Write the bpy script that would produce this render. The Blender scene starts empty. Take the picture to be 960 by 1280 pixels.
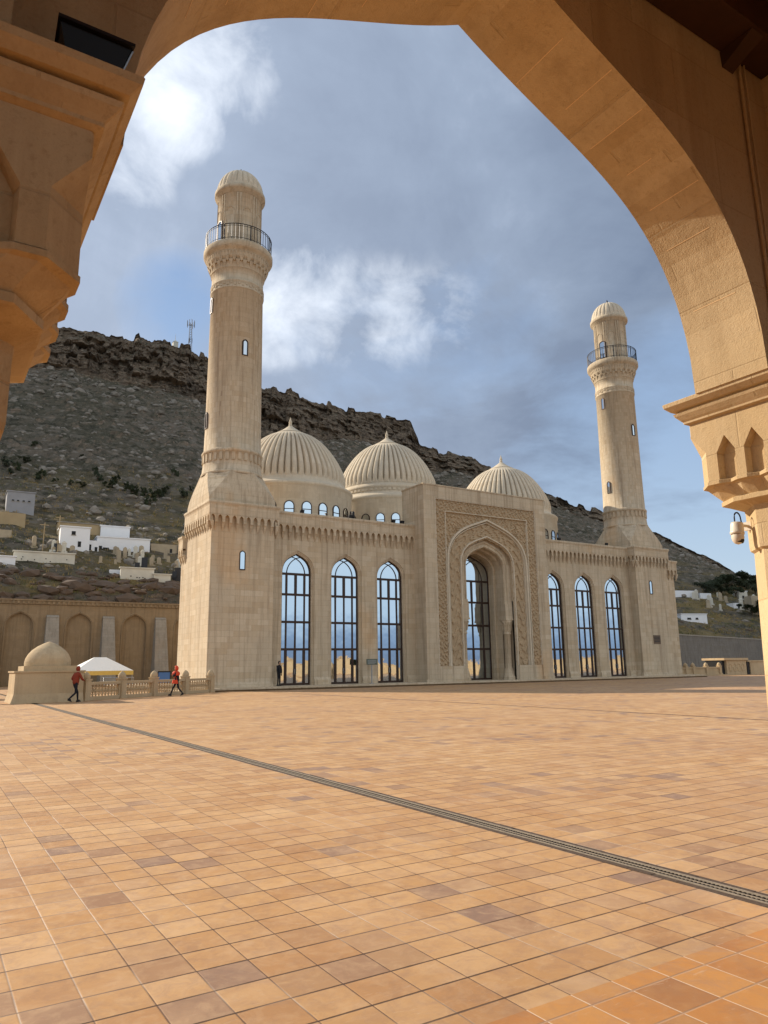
import bpy, bmesh, math, random
from mathutils import Vector, Matrix, noise
R = math.radians
random.seed(7)
S = bpy.context.scene
COL = S.collection
CX, CY, CH = -42.381, -51.871, 1.6          # where the photographer stands (world x along the facade, y into it)

# ------------------------------------------------------------------ helpers
class MB:
    """collects faces for one mesh object"""
    def __init__(s): s.v = []; s.f = []; s.m = []; s.sm = []
    def add(s, verts, faces, mi=0, smooth=False):
        o = len(s.v); s.v += [tuple(p) for p in verts]
        for f in faces: s.f.append(tuple(i + o for i in f)); s.m.append(mi); s.sm.append(smooth)
    def box(s, x0, x1, y0, y1, z0, z1, mi=0):
        s.add([(x0,y0,z0),(x1,y0,z0),(x1,y1,z0),(x0,y1,z0),(x0,y0,z1),(x1,y0,z1),(x1,y1,z1),(x0,y1,z1)],
              [(3,2,1,0),(4,5,6,7),(0,1,5,4),(1,2,6,5),(2,3,7,6),(3,0,4,7)], mi)
    def hexa(s, c, mi=0):
        s.add(c, [(3,2,1,0),(4,5,6,7),(0,1,5,4),(1,2,6,5),(2,3,7,6),(3,0,4,7)], mi)
    def rings(s, rings, close=True, cap0=True, cap1=True, mi=0, smooth=False):
        n = len(rings[0]); vs = [p for r in rings for p in r]; fs = []
        for k in range(len(rings) - 1):
            for i in range(n if close else n - 1):
                j = (i + 1) % n
                fs.append((k*n+i, k*n+j, (k+1)*n+j, (k+1)*n+i))
        s.add(vs, fs, mi, smooth)
        if cap0: s.add(rings[0], [tuple(range(n))[::-1]], mi)
        if cap1: s.add(rings[-1], [tuple(range(n))], mi)
    def lathe(s, prof, c=(0,0), n=64, mi=0, smooth=True, cap0=False, cap1=True, rf=None):
        rs = []
        for r, z in prof:
            rs.append([(c[0]+(r if rf is None else rf(r, z, 2*math.pi*i/n))*math.cos(2*math.pi*i/n),
                        c[1]+(r if rf is None else rf(r, z, 2*math.pi*i/n))*math.sin(2*math.pi*i/n), z) for i in range(n)])
        s.rings(rs, cap0=cap0, cap1=cap1, mi=mi, smooth=smooth)
    def tube(s, pts, r, n=8, mi=0, smooth=True, r1=None):
        pts = [Vector(p) for p in pts]; rs = []
        for k, p in enumerate(pts):
            t = (pts[min(k+1, len(pts)-1)] - pts[max(k-1, 0)]).normalized()
            a = t.cross(Vector((0,0,1)) if abs(t.z) < .95 else Vector((1,0,0))).normalized(); b = t.cross(a)
            rr = r if r1 is None else r + (r1-r)*k/(len(pts)-1)
            rs.append([tuple(p + (a*math.cos(2*math.pi*i/n) + b*math.sin(2*math.pi*i/n))*rr) for i in range(n)])
        s.rings(rs, mi=mi, smooth=smooth)
    def build(s, name, mats, parent=None, loc=None, rz=0):
        me = bpy.data.meshes.new(name); me.from_pydata(s.v, [], s.f); me.update()
        bm = bmesh.new(); bm.from_mesh(me); bmesh.ops.recalc_face_normals(bm, faces=bm.faces) if len(s.f) < 60000 else None
        bm.to_mesh(me); bm.free()
        for mt in (mats if isinstance(mats, (list, tuple)) else [mats]): me.materials.append(mt)
        me.polygons.foreach_set('material_index', s.m); me.polygons.foreach_set('use_smooth', s.sm)
        o = bpy.data.objects.new(name, me); COL.objects.link(o)
        if parent: o.parent = parent
        if loc: o.location = loc
        o.rotation_euler.z = rz
        return o

def empty(name, loc=(0,0,0), rz=0, parent=None):
    o = bpy.data.objects.new(name, None); o.empty_display_size = .3; COL.objects.link(o)
    o.location = loc; o.rotation_euler.z = rz
    if parent: o.parent = parent
    return o
def tag(o, label, cat, group=None):
    o['label'] = label; o['category'] = cat
    if group: o['group'] = group
    return o
def kind(o, k='structure'): o['kind'] = k; return o
def copy_tree(o, parent=None):
    c = o.copy(); COL.objects.link(c)
    if parent: c.parent = parent
    for ch in list(o.children): copy_tree(ch, c)
    return c

def smooth(a, b, x):
    t = max(0., min(1., (x-a)/(b-a))); return t*t*(3-2*t)
def lerp_tab(tab, x):
    if x <= tab[0][0]: return tab[0][1]
    for (x0, y0), (x1, y1) in zip(tab, tab[1:]):
        if x <= x1: return y0 + (y1-y0)*(x-x0)/(x1-x0)
    return tab[-1][1]
def rnd(a, b): return random.uniform(a, b)

def persian(half, zs, za, n=14, k=.42):
    """right half of a four-centred arch, spring -> apex"""
    out = []
    for i in range(n+1):
        u = 1-math.cos(math.pi/2*i/n) if i < n else 1.
        u = (i/n)**1.5
        g = (1-k*u)*math.sqrt(max(0, 1-(1-u)**2)) + k*u*u
        out.append((half*(1-u), zs+(za-zs)*g))
    return out
def arch_pts(cx, half, zb, zs, za, n=14, k=.42):
    r = persian(half, zs, za, n, k)
    left = [(cx-half, zb)] + [(cx-x, z) for x, z in r]
    right = [(cx+x, z) for x, z in r[::-1][1:]] + [(cx+half, zb)]
    return left + right
def panel(mb, x0, x1, z0, z1, arches, y=0., mi=0):
    """wall sheet in the xz plane at y, with arch openings standing on z0; arches = lists of points"""
    edges = [x0]
    for a in arches: edges += [a[0][0], a[-1][0]]
    edges.append(x1)
    for i in range(0, len(edges), 2):
        if edges[i+1]-edges[i] > 1e-4:
            mb.add([(edges[i],y,z0),(edges[i+1],y,z0),(edges[i+1],y,z1),(edges[i],y,z1)], [(0,1,2,3)], mi)
    for a in arches:
        if a[0][1] > z0+1e-4:
            mb.add([(a[0][0],y,z0),(a[-1][0],y,z0),(a[-1][0],y,a[-1][1]),(a[0][0],y,a[0][1])], [(0,1,2,3)], mi)
        for (xa, za), (xb, zb) in zip(a[:-1], a[1:]):
            if abs(xb-xa) > 1e-5:
                mb.add([(xa,y,za),(xb,y,zb),(xb,y,z1),(xa,y,z1)], [(0,1,2,3)], mi)
def reveal(mb, a, y0, y1, mi=0, b=None):
    b = b or a
    for (p, q, p2, q2) in zip(a[:-1], a[1:], b[:-1], b[1:]):
        mb.add([(p[0],y0,p[1]),(q[0],y0,q[1]),(q2[0],y1,q2[1]),(p2[0],y1,p2[1])], [(0,1,2,3)], mi)
def fill_arch(mb, a, y, mi=0):
    n = len(a)
    for i in range(n//2):
        j = n-1-i
        if j-1 <= i: break
        if j-1 == i+1: mb.add([(a[i][0],y,a[i][1]),(a[j][0],y,a[j][1]),(a[i+1][0],y,a[i+1][1])], [(0,1,2)], mi)
        else: mb.add([(a[i][0],y,a[i][1]),(a[j][0],y,a[j][1]),(a[j-1][0],y,a[j-1][1]),(a[i+1][0],y,a[i+1][1])], [(0,1,2,3)], mi)
def band(mb, pts, w, y0, y1, mi=0):
    """a moulding of width 2w swept along xz points, from y0 (front) to y1"""
    P = [Vector((p[0], p[1])) for p in pts]; A = []; B = []
    for i, p in enumerate(P):
        d0 = (p-P[i-1]).normalized() if i > 0 else (P[1]-p).normalized()
        d1 = (P[i+1]-p).normalized() if i < len(P)-1 else d0
        t = (d0+d1); t = t.normalized() if t.length > 1e-6 else d0
        nrm = Vector((-t.y, t.x)); s_ = w/max(.45, nrm.dot(Vector((-d0.y, d0.x))))
        A.append(p+nrm*s_); B.append(p-nrm*s_)
    rs = []
    for a, b in zip(A, B):
        m = (a+b)/2
        rs.append([(a.x,y1,a.y),(a.x*.75+b.x*.25,y0,a.y*.75+b.y*.25),(a.x*.25+b.x*.75,y0,a.y*.25+b.y*.75),(b.x,y1,b.y)])
    mb.rings(rs, mi=mi)
def extrude_x(mb, prof, x0, x1, y=0, mi=0, m0=0., m1=0.):
    """profile (out, z) extruded along x; out goes towards -y; m0/m1 = 1 mitres the end outwards"""
    a = [(x0-m0*o, y-o, z) for o, z in prof]; b = [(x1+m1*o, y-o, z) for o, z in prof]
    mb.rings([a, b], mi=mi)

# ------------------------------------------------------------------ materials
def mat(name):
    m = bpy.data.materials.new(name); m.use_nodes = True; nt = m.node_tree; nt.nodes.clear()
    out = nt.nodes.new('ShaderNodeOutputMaterial'); b = nt.nodes.new('ShaderNodeBsdfPrincipled')
    nt.links.new(b.outputs[0], out.inputs[0]); b.inputs['Roughness'].default_value = .85
    b.inputs['Specular IOR Level'].default_value = .25
    return m, nt, b
class NT:
    def __init__(s, nt): s.nt = nt
    def n(s, t, **kw):
        x = s.nt.nodes.new('ShaderNode'+t)
        for k, v in kw.items(): setattr(x, k, v)
        return x
    def l(s, a, b): s.nt.links.new(a, b)
    def val(s, x, i):
        if hasattr(x, 'is_output') or isinstance(x, bpy.types.NodeSocket): s.l(x, i)
        else: i.default_value = x
    def math(s, op, a, b=0., c=None):
        x = s.n('Math', operation=op); s.val(a, x.inputs[0]); s.val(b, x.inputs[1])
        if c is not None: s.val(c, x.inputs[2])
        return x.outputs[0]
    def mix(s, f, a, b, bt='MIX'):
        x = s.n('Mix', data_type='RGBA', blend_type=bt); s.val(f, x.inputs[0])
        for v, i in ((a, 6), (b, 7)):
            if isinstance(v, tuple): x.inputs[i].default_value = (*v, 1)
            else: s.l(v, x.inputs[i])
        return x.outputs[2]
    def ramp(s, f, stops, interp='LINEAR'):
        x = s.n('ValToRGB'); x.color_ramp.interpolation = interp; e = x.color_ramp.elements
        while len(e) < len(stops): e.new(.5)
        for q, (p, c) in zip(e, stops):
            q.position = p; q.color = (c, c, c, 1) if not isinstance(c, tuple) else (*c, 1)
        s.l(f, x.inputs[0]); return x.outputs[0]
    def noise(s, vec, scale, detail=4, rough=.55, dist=0):
        x = s.n('TexNoise'); x.inputs['Scale'].default_value = scale; x.inputs['Detail'].default_value = detail
        x.inputs['Roughness'].default_value = rough; x.inputs['Distortion'].default_value = dist
        if vec is not None: s.l(vec, x.inputs['Vector'])
        return x.outputs['Fac']
    def pos(s): return s.n('NewGeometry').outputs['Position']
    def scale(s, vec, sc):
        x = s.n('VectorMath', operation='MULTIPLY'); s.l(vec, x.inputs[0]); x.inputs[1].default_value = sc; return x.outputs[0]
    def bump(s, h, strength, dist, bsdf, nrm=None):
        x = s.n('Bump'); x.inputs['Strength'].default_value = strength; x.inputs['Distance'].default_value = dist
        s.l(h, x.inputs['Height'])
        if nrm is not None: s.l(nrm, x.inputs['Normal'])
        s.l(x.outputs[0], bsdf.inputs['Normal']); return x.outputs[0]

def simple(name, col, rough=.7, metal=0., var=.12, sc=6., spec=.3):
    m, nt, b = mat(name); N = NT(nt)
    n = N.noise(N.pos(), sc, 5)
    c2 = tuple(min(1, c*(1+var)) for c in col); c1 = tuple(c*(1-var) for c in col)
    N.l(N.mix(n, c1, c2), b.inputs['Base Color'])
    b.inputs['Roughness'].default_value = rough; b.inputs['Metallic'].default_value = metal
    b.inputs['Specular IOR Level'].default_value = spec
    return m

def stone(name, base, dark, warm, bw=.9, bh=.42, joint=.5, stain=.5, bumpd=.02, grain=60., warmth=.5, blkv=.5, pores=.35, bs=.5):
    """coursed limestone: block-to-block tint, faint joints, runs of dirt, iron blotches"""
    m, nt, b = mat(name); N = NT(nt)
    p = N.pos(); sx = N.n('SeparateXYZ'); N.l(p, sx.inputs[0])
    nn = N.n('NewGeometry').outputs['True Normal']; sn = N.n('SeparateXYZ'); N.l(nn, sn.inputs[0])
    u = N.math('ADD', N.math('MULTIPLY', sx.outputs[0], N.math('ABSOLUTE', sn.outputs[1])), N.math('MULTIPLY', sx.outputs[1], N.math('ABSOLUTE', sn.outputs[0])))
    cmb = N.n('CombineXYZ'); N.l(u, cmb.inputs[0]); N.l(sx.outputs[2], cmb.inputs[1])
    br = N.n('TexBrick'); N.l(cmb.outputs[0], br.inputs['Vector']); br.inputs['Scale'].default_value = 1
    br.inputs['Brick Width'].default_value = bw; br.inputs['Row Height'].default_value = bh
    br.inputs['Mortar Size'].default_value = .006; br.inputs['Mortar Smooth'].default_value = .4
    br.inputs['Color1'].default_value = (0,0,0,1); br.inputs['Color2'].default_value = (1,1,1,1); br.inputs['Mortar'].default_value = (.5,.5,.5,1)
    blk = br.outputs['Color']; mort = br.outputs['Fac']
    n1 = N.noise(p, .35, 5, .6); n2 = N.noise(p, 4., 6, .65); n3 = N.noise(p, grain, 2, .5)
    col = N.mix(N.math('MULTIPLY', blk, blkv), base, tuple(w*.76 for w in warm))
    col = N.mix(N.ramp(n1, [(.42, 0.), (.68, 1.)]), col, tuple(c*.86 for c in base))
    col = N.mix(N.math('MULTIPLY', N.ramp(n2, [(.55, 0.), (.75, 1.)]), warmth*.5), col, warm)
    col = N.mix(N.math('MULTIPLY', N.math('SUBTRACT', n3, .5), .55), col, dark)
    pr_ = N.noise(p, grain*.28, 5, .75)
    col = N.mix(N.math('MULTIPLY', N.ramp(pr_, [(.54, 0.), (.66, 1.)]), pores), col, dark)
    blo = N.noise(p, 1.3, 6, .7, .8)
    col = N.mix(N.math('MULTIPLY', N.ramp(blo, [(.45, 0.), (.7, 1.)]), pores*1.1), col, tuple(c*.66 for c in base))
    run = N.noise(N.scale(p, (2.2, 2.2, .10)), 1.5, 6, .7)
    col = N.mix(N.math('MULTIPLY', N.ramp(run, [(.48, 0.), (.68, 1.)]), stain), col, dark)
    iron = N.noise(N.scale(p, (1., 1., .6)), .23, 3, .5)
    col = N.mix(N.math('MULTIPLY', N.ramp(iron, [(.64, 0.), (.72, 1.)]), .45*warmth), col, (warm[0]*1.02, warm[1]*.82, warm[2]*.62))
    col = N.mix(N.math('MULTIPLY', mort, joint), col, dark)
    N.l(col, b.inputs['Base Color']); b.inputs['Roughness'].default_value = .9; b.inputs['Specular IOR Level'].default_value = .12
    h = N.math('ADD', N.math('MULTIPLY', n3, .35), N.math('ADD', N.math('MULTIPLY', n2, .5), N.math('MULTIPLY', mort, -.6)))
    h = N.math('ADD', h, N.math('MULTIPLY', pr_, .45))
    N.bump(h, bs, bumpd, b)
    return m

M = {}
M['lime'] = stone('facade_limestone', (.60,.50,.36), (.28,.21,.14), (.60,.45,.28), stain=.7, joint=.7, blkv=.7, pores=.3, warmth=.8)
M['lime_pale'] = stone('dome_limestone', (.68,.59,.45), (.35,.28,.20), (.62,.49,.33), bw=1.2, bh=.6, joint=.25, stain=.25, bumpd=.012)
M['carved'] = stone('carved_limestone', (.49,.37,.235), (.25,.175,.11), (.47,.33,.19), joint=.15, stain=.2, bumpd=.03, grain=30.)
M['gold'] = stone('arcade_limestone', (.58,.44,.26), (.30,.20,.10), (.58,.40,.20), bw=.75, bh=.5, joint=.2, stain=.45, bumpd=.012, grain=110., blkv=.75, pores=.36, bs=.55)
M['shadestone'] = stone('shade_dark_stone', (.16,.10,.05), (.07,.045,.025), (.17,.10,.05), bw=.75, bh=.5, joint=.3, stain=.5)  # dark tone puts shade into the riser colour and cuts bounce off the unseen wall
M['wall'] = stone('retaining_stone', (.32,.24,.15), (.17,.125,.08), (.33,.235,.13), bw=1., bh=.4, joint=.25, stain=.6)
M['greywall'] = stone('grey_coursed_stone', (.22,.20,.175), (.08,.07,.06), (.25,.22,.17), bw=1.3, bh=.45, joint=.9, stain=.5, bumpd=.06)
M['butt'] = stone('buttress_stone', (.36,.33,.28), (.17,.15,.12), (.36,.31,.24), bw=.7, bh=.3, joint=.6, stain=.4)
M['rail'] = stone('balustrade_stone', (.52,.40,.25), (.28,.20,.12), (.52,.37,.2), bw=2, bh=2, joint=0, stain=.3)
M['frame'] = simple('bronze_frame', (.045,.026,.018), .45, .3, .2, 3)
M['black'] = simple('black_metal', (.012,.012,.013), .45, .2)
M['iron'] = simple('dark_iron', (.03,.03,.034), .5, .6)
M['wood'] = simple('dark_beam_wood', (.05,.022,.012), .6, 0, .3, 9)
M['boards'] = simple('ceiling_boards', (.42,.17,.045), .6, 0, .25, 5)
M['white'] = simple('white_limewash', (.80,.81,.82), .9, 0, .05, 1.5)
M['offwhite'] = simple('worn_limewash', (.60,.57,.48), .9, 0, .25, .8)
M['tan'] = simple('tan_render', (.40,.30,.17), .9, 0, .18, .7)
M['greyblock'] = simple('grey_blockwork', (.30,.30,.31), .9, 0, .2, .8)
M['tent'] = simple('tent_canvas', (.80,.79,.74), .8, 0, .04)
M['tentwall'] = simple('tent_trim_yellow', (.65,.46,.12), .8)
M['yellow'] = simple('yellow_paint', (.62,.36,.04), .5)
M['blue'] = simple('blue_panel', (.06,.14,.33), .4)
M['plastic'] = simple('cream_plastic', (.62,.55,.44), .4, 0, .05, 20, .5)
M['grave'] = simple('weathered_gravestone', (.40,.33,.23), .95, 0, .3, 1.2)
M['darkgrave'] = simple('dark_granite', (.03,.03,.033), .35, 0, .2)
M['steel'] = simple('galvanised_steel', (.33,.34,.35), .4, .8, .1)
M['grate'] = simple('cast_iron_grate', (.028,.021,.016), .8)
M['railing_steel'] = simple('worn_steel', (.30,.25,.19), .7, .2, .4, 20)
M['concrete'] = simple('drain_concrete', (.085,.06,.043), .95, 0, .55, 30)
M['foliage'] = simple('shrub_leaves', (.035,.045,.018), .8, 0, .5, 2)
M['bark'] = simple('bark', (.10,.07,.045), .95, 0, .3, 5)
M['skin'] = simple('skin', (.42,.25,.17), .6, 0, .05)
M['darkcloth'] = simple('dark_cloth', (.012,.012,.016), .9, 0, .3)
M['redcloth'] = simple('rust_red_cloth', (.22,.035,.015), .85, 0, .2, 12)
M['orangecloth'] = simple('bright_red_cloth', (.60,.06,.02), .75, 0, .15, 12)
M['hair'] = simple('dark_hair', (.015,.010,.008), .6)
M['mast'] = simple('mast_paint', (.10,.11,.13), .7)
M['sign'] = simple('sign_face', (.10,.12,.09), .5, .2)
M['plaque'] = simple('plaque_bronze', (.13,.09,.06), .5, .3)

# coated window glass
m, nt, b = mat('coated_glass'); N = NT(nt); M['glass'] = m
b.inputs['Base Color'].default_value = (.56,.63,.69,1); b.inputs['Metallic'].default_value = 1; b.inputs['Roughness'].default_value = .025
N.bump(N.noise(N.pos(), .8, 2, .5), .22, .03, b)

# terracotta paving laid on a .29 m grid aligned with the mosque
def tiles(name, clean):
    m, nt, b = mat(name); N = NT(nt); p = N.pos(); sx = N.n('SeparateXYZ'); N.l(p, sx.inputs[0])
    ts = .2905
    u = N.math('DIVIDE', N.math('SUBTRACT', sx.outputs[0], CX+.8547), ts); v = N.math('DIVIDE', N.math('SUBTRACT', sx.outputs[1], CY+4.5527), ts)
    fu = N.math('FLOOR', u); fv = N.math('FLOOR', v)
    cm = N.n('CombineXYZ'); N.l(fu, cm.inputs[0]); N.l(fv, cm.inputs[1])
    wn = N.n('TexWhiteNoise'); wn.noise_dimensions = '3D'; N.l(cm.outputs[0], wn.inputs['Vector'])
    w1 = wn.outputs['Value']; ws = N.n('SeparateColor'); N.l(wn.outputs['Color'], ws.inputs[0])
    mx = lambda a: N.math('MINIMUM', N.math('FRACT', a), N.math('SUBTRACT', 1., N.math('FRACT', a)))
    eu = mx(u); ev = mx(v)
    jw = N.noise(p, 9., 3)
    thr = N.math('ADD', .004, N.math('MULTIPLY', jw, .018)); thv = N.math('ADD', .012, N.math('MULTIPLY', jw, .028))
    ju = N.math('LESS_THAN', eu, thr); jv = N.math('LESS_THAN', ev, thv)
    joint = N.math('MAXIMUM', ju, jv)
    cl = N.noise(N.scale(cm.outputs[0], (.55,1,1)), .16, 3, .6)            # clusters of burnt tiles
    sel = N.math('ADD', ws.outputs[1], N.math('MULTIPLY', N.math('SUBTRACT', cl, .5), 1.9))
    burnt = N.ramp(sel, [(.80, 0.), (.97, .5), (1.06, 1.)])
    far = N.ramp(N.math('DIVIDE', N.math('SUBTRACT', sx.outputs[1], CY), 60), [(.06, 0.), (.55, 1.)])
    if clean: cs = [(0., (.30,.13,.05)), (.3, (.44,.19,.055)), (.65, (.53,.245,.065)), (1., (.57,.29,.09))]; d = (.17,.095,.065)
    else: cs = [(0., (.30,.155,.072)), (.22, (.43,.228,.09)), (.5, (.49,.28,.115)), (.8, (.545,.33,.15)), (1., (.60,.395,.205))]; d = (.20,.13,.105)
    reg = N.noise(N.scale(p, (.45,1.,1.)), .5, 5, .65)
    sel2 = N.math('ADD', N.math('MULTIPLY', w1, .62), N.math('SUBTRACT', N.math('MULTIPLY', reg, 1.1), .33))
    col = N.ramp(sel2, cs)
    col = N.mix(N.math('MULTIPLY', burnt, N.math('ADD', .45, N.math('MULTIPLY', ws.outputs[0], .5))), col, d)
    off = N.n('VectorMath', operation='MULTIPLY_ADD'); N.l(wn.outputs['Color'], off.inputs[0]); off.inputs[1].default_value = (30,30,30); N.l(p, off.inputs[2])
    mot = N.noise(off.outputs[0], 6., 8, .72, .8); mo2 = N.noise(off.outputs[0], 2.2, 5, .65, .5)
    col = N.mix(N.math('MULTIPLY', N.ramp(mot, [(.46, 0.), (.68, 1.)]), .62), col, N.mix(ws.outputs[0], (.30,.165,.085), (.34,.215,.15)))
    col = N.mix(N.math('MULTIPLY', N.ramp(mo2, [(.5, 0.), (.68, 1.)]), .45), col, (.60,.40,.23) if not clean else (.52,.29,.11))
    wear = N.noise(p, 7., 6, .7, 1.2)
    col = N.mix(N.math('MULTIPLY', N.ramp(wear, [(.48, 0.), (.75, 1.)]), .4 if not clean else .22), col, (.62,.44,.26))
    dirt = N.noise(p, 2.6, 7, .72, 1.5)
    col = N.mix(N.math('MULTIPLY', N.ramp(dirt, [(.5, 0.), (.72, 1.)]), .4), col, (.31,.18,.105))
    scuff = N.noise(N.scale(p, (1.,6.,1.)), 3.2, 5, .7, 2.)
    col = N.mix(N.math('MULTIPLY', N.ramp(scuff, [(.62, 0.), (.7, 1.)]), .3), col, (.68,.56,.44))
    big = N.noise(N.scale(p, (.5,1.,1.)), .22, 6, .65)
    col = N.mix(N.math('MULTIPLY', N.ramp(big, [(.40, 0.), (.7, 1.)]), .42), col, (.40,.235,.13) if not clean else (.48,.22,.07))
    spots = N.noise(p, 45., 3, .7)
    col = N.mix(N.math('MULTIPLY', N.ramp(spots, [(.60, 0.), (.72, 1.)]), .25), col, (.30,.19,.12))
    jl = N.noise(N.scale(p, (.6, .6, .6)), 1.1, 2)
    jcol = N.mix(N.ramp(jl, [(.50, 0.), (.60, 1.)]), (.10,.055,.035), (.60,.48,.37))
    jcol2 = N.mix(N.ramp(jl, [(.52, 0.), (.66, 1.)]), (.055,.03,.018), (.40,.28,.19))
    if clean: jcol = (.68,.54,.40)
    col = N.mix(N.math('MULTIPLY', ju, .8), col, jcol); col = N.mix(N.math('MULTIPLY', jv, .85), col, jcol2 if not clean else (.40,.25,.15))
    N.l(col, b.inputs['Base Color'])
    ro = N.math('ADD', .50, N.math('MULTIPLY', wear, .3)); N.l(ro, b.inputs['Roughness']); b.inputs['Specular IOR Level'].default_value = .28
    tilt = N.math('MULTIPLY', w1, .5)
    hh = N.math('ADD', N.math('MULTIPLY', N.ramp(N.math('MINIMUM', eu, ev), [(0., 0.), (.03, 1.)]), .8), N.math('ADD', N.math('MULTIPLY', wear, .5), tilt))
    N.bump(hh, .35, .006, b)
    return m
M['tiles'] = tiles('terracotta_paving', False)
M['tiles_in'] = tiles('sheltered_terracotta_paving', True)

# hill
m, nt, b = mat('hill_ground'); N = NT(nt); M['hill'] = m
p = N.pos(); sx = N.n('SeparateXYZ'); N.l(p, sx.inputs[0])
nn = N.n('NewGeometry').outputs['Normal']; sn = N.n('SeparateXYZ'); N.l(nn, sn.inputs[0])
n1 = N.noise(p, .035, 6, .6); n2 = N.noise(p, .35, 8, .72); n3 = N.noise(p, 1.7, 6, .75)
def vor(scale, vec):
    x = N.n('TexVoronoi'); x.inputs['Scale'].default_value = scale; N.l(vec, x.inputs['Vector']); return x
wp = N.n('VectorMath', operation='ADD'); N.l(p, wp.inputs[0])
nz = N.n('TexNoise'); nz.inputs['Scale'].default_value = .9; nz.inputs['Detail'].default_value = 4; N.l(p, nz.inputs['Vector']); N.l(nz.outputs['Color'], wp.inputs[1])
v1 = vor(.75, wp.outputs[0]); v2 = vor(.28, wp.outputs[0]); c1 = N.n('SeparateColor'); N.l(v1.outputs['Color'], c1.inputs[0]); c2 = N.n('SeparateColor'); N.l(v2.outputs['Color'], c2.inputs[0])
col = N.mix(N.ramp(n1, [(.38,0.),(.62,1.)]), (.115,.10,.068), (.165,.135,.10))
col = N.mix(N.ramp(n2, [(.47,0.),(.60,1.)]), col, (.075,.07,.045))
st1 = N.math('MULTIPLY', N.ramp(c1.outputs[0], [(.62,0.),(.95,1.)]), N.ramp(v1.outputs['Distance'], [(.35,1.),(.55,0.)]))
st2 = N.math('MULTIPLY', N.ramp(c2.outputs[0], [(.74,0.),(.9,1.)]), N.ramp(v2.outputs['Distance'], [(.38,1.),(.55,0.)]))
col = N.mix(N.math('MULTIPLY', st1, .42), col, (.33,.29,.235))
col = N.mix(N.math('MULTIPLY', st2, .3), col, (.30,.255,.205))
gap_ = N.math('MULTIPLY', N.ramp(v1.outputs['Distance'], [(.55,0.),(.75,1.)]), N.ramp(n2, [(.45,0.),(.55,1.)]))
col = N.mix(N.math('MULTIPLY', gap_, .6), col, (.035,.032,.022))
col = N.mix(N.math('MULTIPLY', N.ramp(n3, [(.56,0.),(.68,1.)]), .5), col, (.36,.32,.255))
low = N.ramp(N.math('DIVIDE', sx.outputs[2], 100.), [(.17,1.),(.42,0.)])
grass = N.math('MULTIPLY', N.ramp(N.noise(N.scale(p,(.5,.5,2.2)), .14, 7, .66), [(.47,0.),(.58,1.)]), low)
col = N.mix(N.math('MULTIPLY', grass, .75), col, (.26,.19,.075))
green = N.math('MULTIPLY', N.ramp(N.noise(p, .25, 7, .68), [(.56,0.),(.66,1.)]), low)
col = N.mix(N.math('MULTIPLY', green, .4), col, (.10,.10,.035))
lay = N.noise(N.scale(p, (.10,.10,3.2)), .55, 7, .7); cr = N.noise(N.scale(p, (1.,1.,.22)), .30, 6, .72)
rock = N.mix(N.ramp(lay, [(.38,0.),(.60,1.)]), (.13,.095,.068), (.36,.275,.195))
rock = N.mix(N.math('MULTIPLY', N.ramp(cr, [(.52,0.),(.62,1.)]), .65), rock, (.06,.047,.037))
steep = N.ramp(N.math('ADD', sn.outputs[2], N.math('MULTIPLY', N.math('SUBTRACT', n2, .5), .25)), [(.48,1.),(.66,0.)])
col = N.mix(steep, col, rock)
N.l(col, b.inputs['Base Color']); b.inputs['Roughness'].default_value = .95; b.inputs['Specular IOR Level'].default_value = .1
N.bump(N.math('ADD', N.math('ADD', n3, N.math('MULTIPLY', n2, 2.)), N.math('MULTIPLY', N.math('MULTIPLY', lay, steep), 3.)), .9, .55, b)
M['ledge'] = simple('ledge_rock', (.13,.092,.065), .95, 0, .55, .7)
M['straw'] = simple('dry_straw', (.36,.25,.09), .9, 0, .35, .6)
M['weed'] = simple('green_weeds', (.11,.12,.03), .9, 0, .4, .6)
M['rubble'] = simple('hill_rubble', (.24,.21,.17), .95, 0, .6, .5)

m, nt, b = mat('open_ground'); N = NT(nt); M['ground'] = m
p = N.pos(); n = N.noise(p, .15, 6, .6)
N.l(N.mix(n, (.16,.12,.075), (.30,.22,.14)), b.inputs['Base Color'])
m, nt, b = mat('sea_water'); N = NT(nt); M['sea'] = m
b.inputs['Base Color'].default_value = (.03,.07,.11,1); b.inputs['Roughness'].default_value = .25
N.bump(N.noise(N.pos(), .2, 4), .4, .3, b)

# ------------------------------------------------------------------ ground, paving
g = MB(); g.add([(-1500,-95,-.05),(2500,-95,-.05),(2500,2500,-.05),(-1500,2500,-.05)], [(0,1,2,3)])
kind(g.build('ground', M['ground']))
g = MB(); g.add([(-3000,-6000,-.9),(4000,-6000,-.9),(4000,-94,-.9),(-3000,-94,-.9)], [(0,1,2,3)])
kind(g.build('sea', M['sea']))
g = MB(); g.box(-1500,2500,-95.4,-95,-2,-.05); kind(g.build('quay_edge', M['concrete']))
YE = CY+2.945                                                    # front line of the arcade
DX = CX+5.06                                                     # drain channel line
D2 = CX+19.9
g = MB()
for x0, x1 in ((-120, DX-.135), (DX+.135, D2-.05), (D2+.05, 120)):
    g.add([(x0,YE,0),(x1,YE,0),(x1,36,0),(x0,36,0)], [(0,1,2,3)])
kind(g.build('plaza', M['tiles']))
g = MB(); g.add([(-120,-70,0),(120,-70,0),(120,YE,0),(-120,YE,0)], [(0,1,2,3)])
kind(g.build('arcade_floor', M['tiles_in']))

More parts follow.
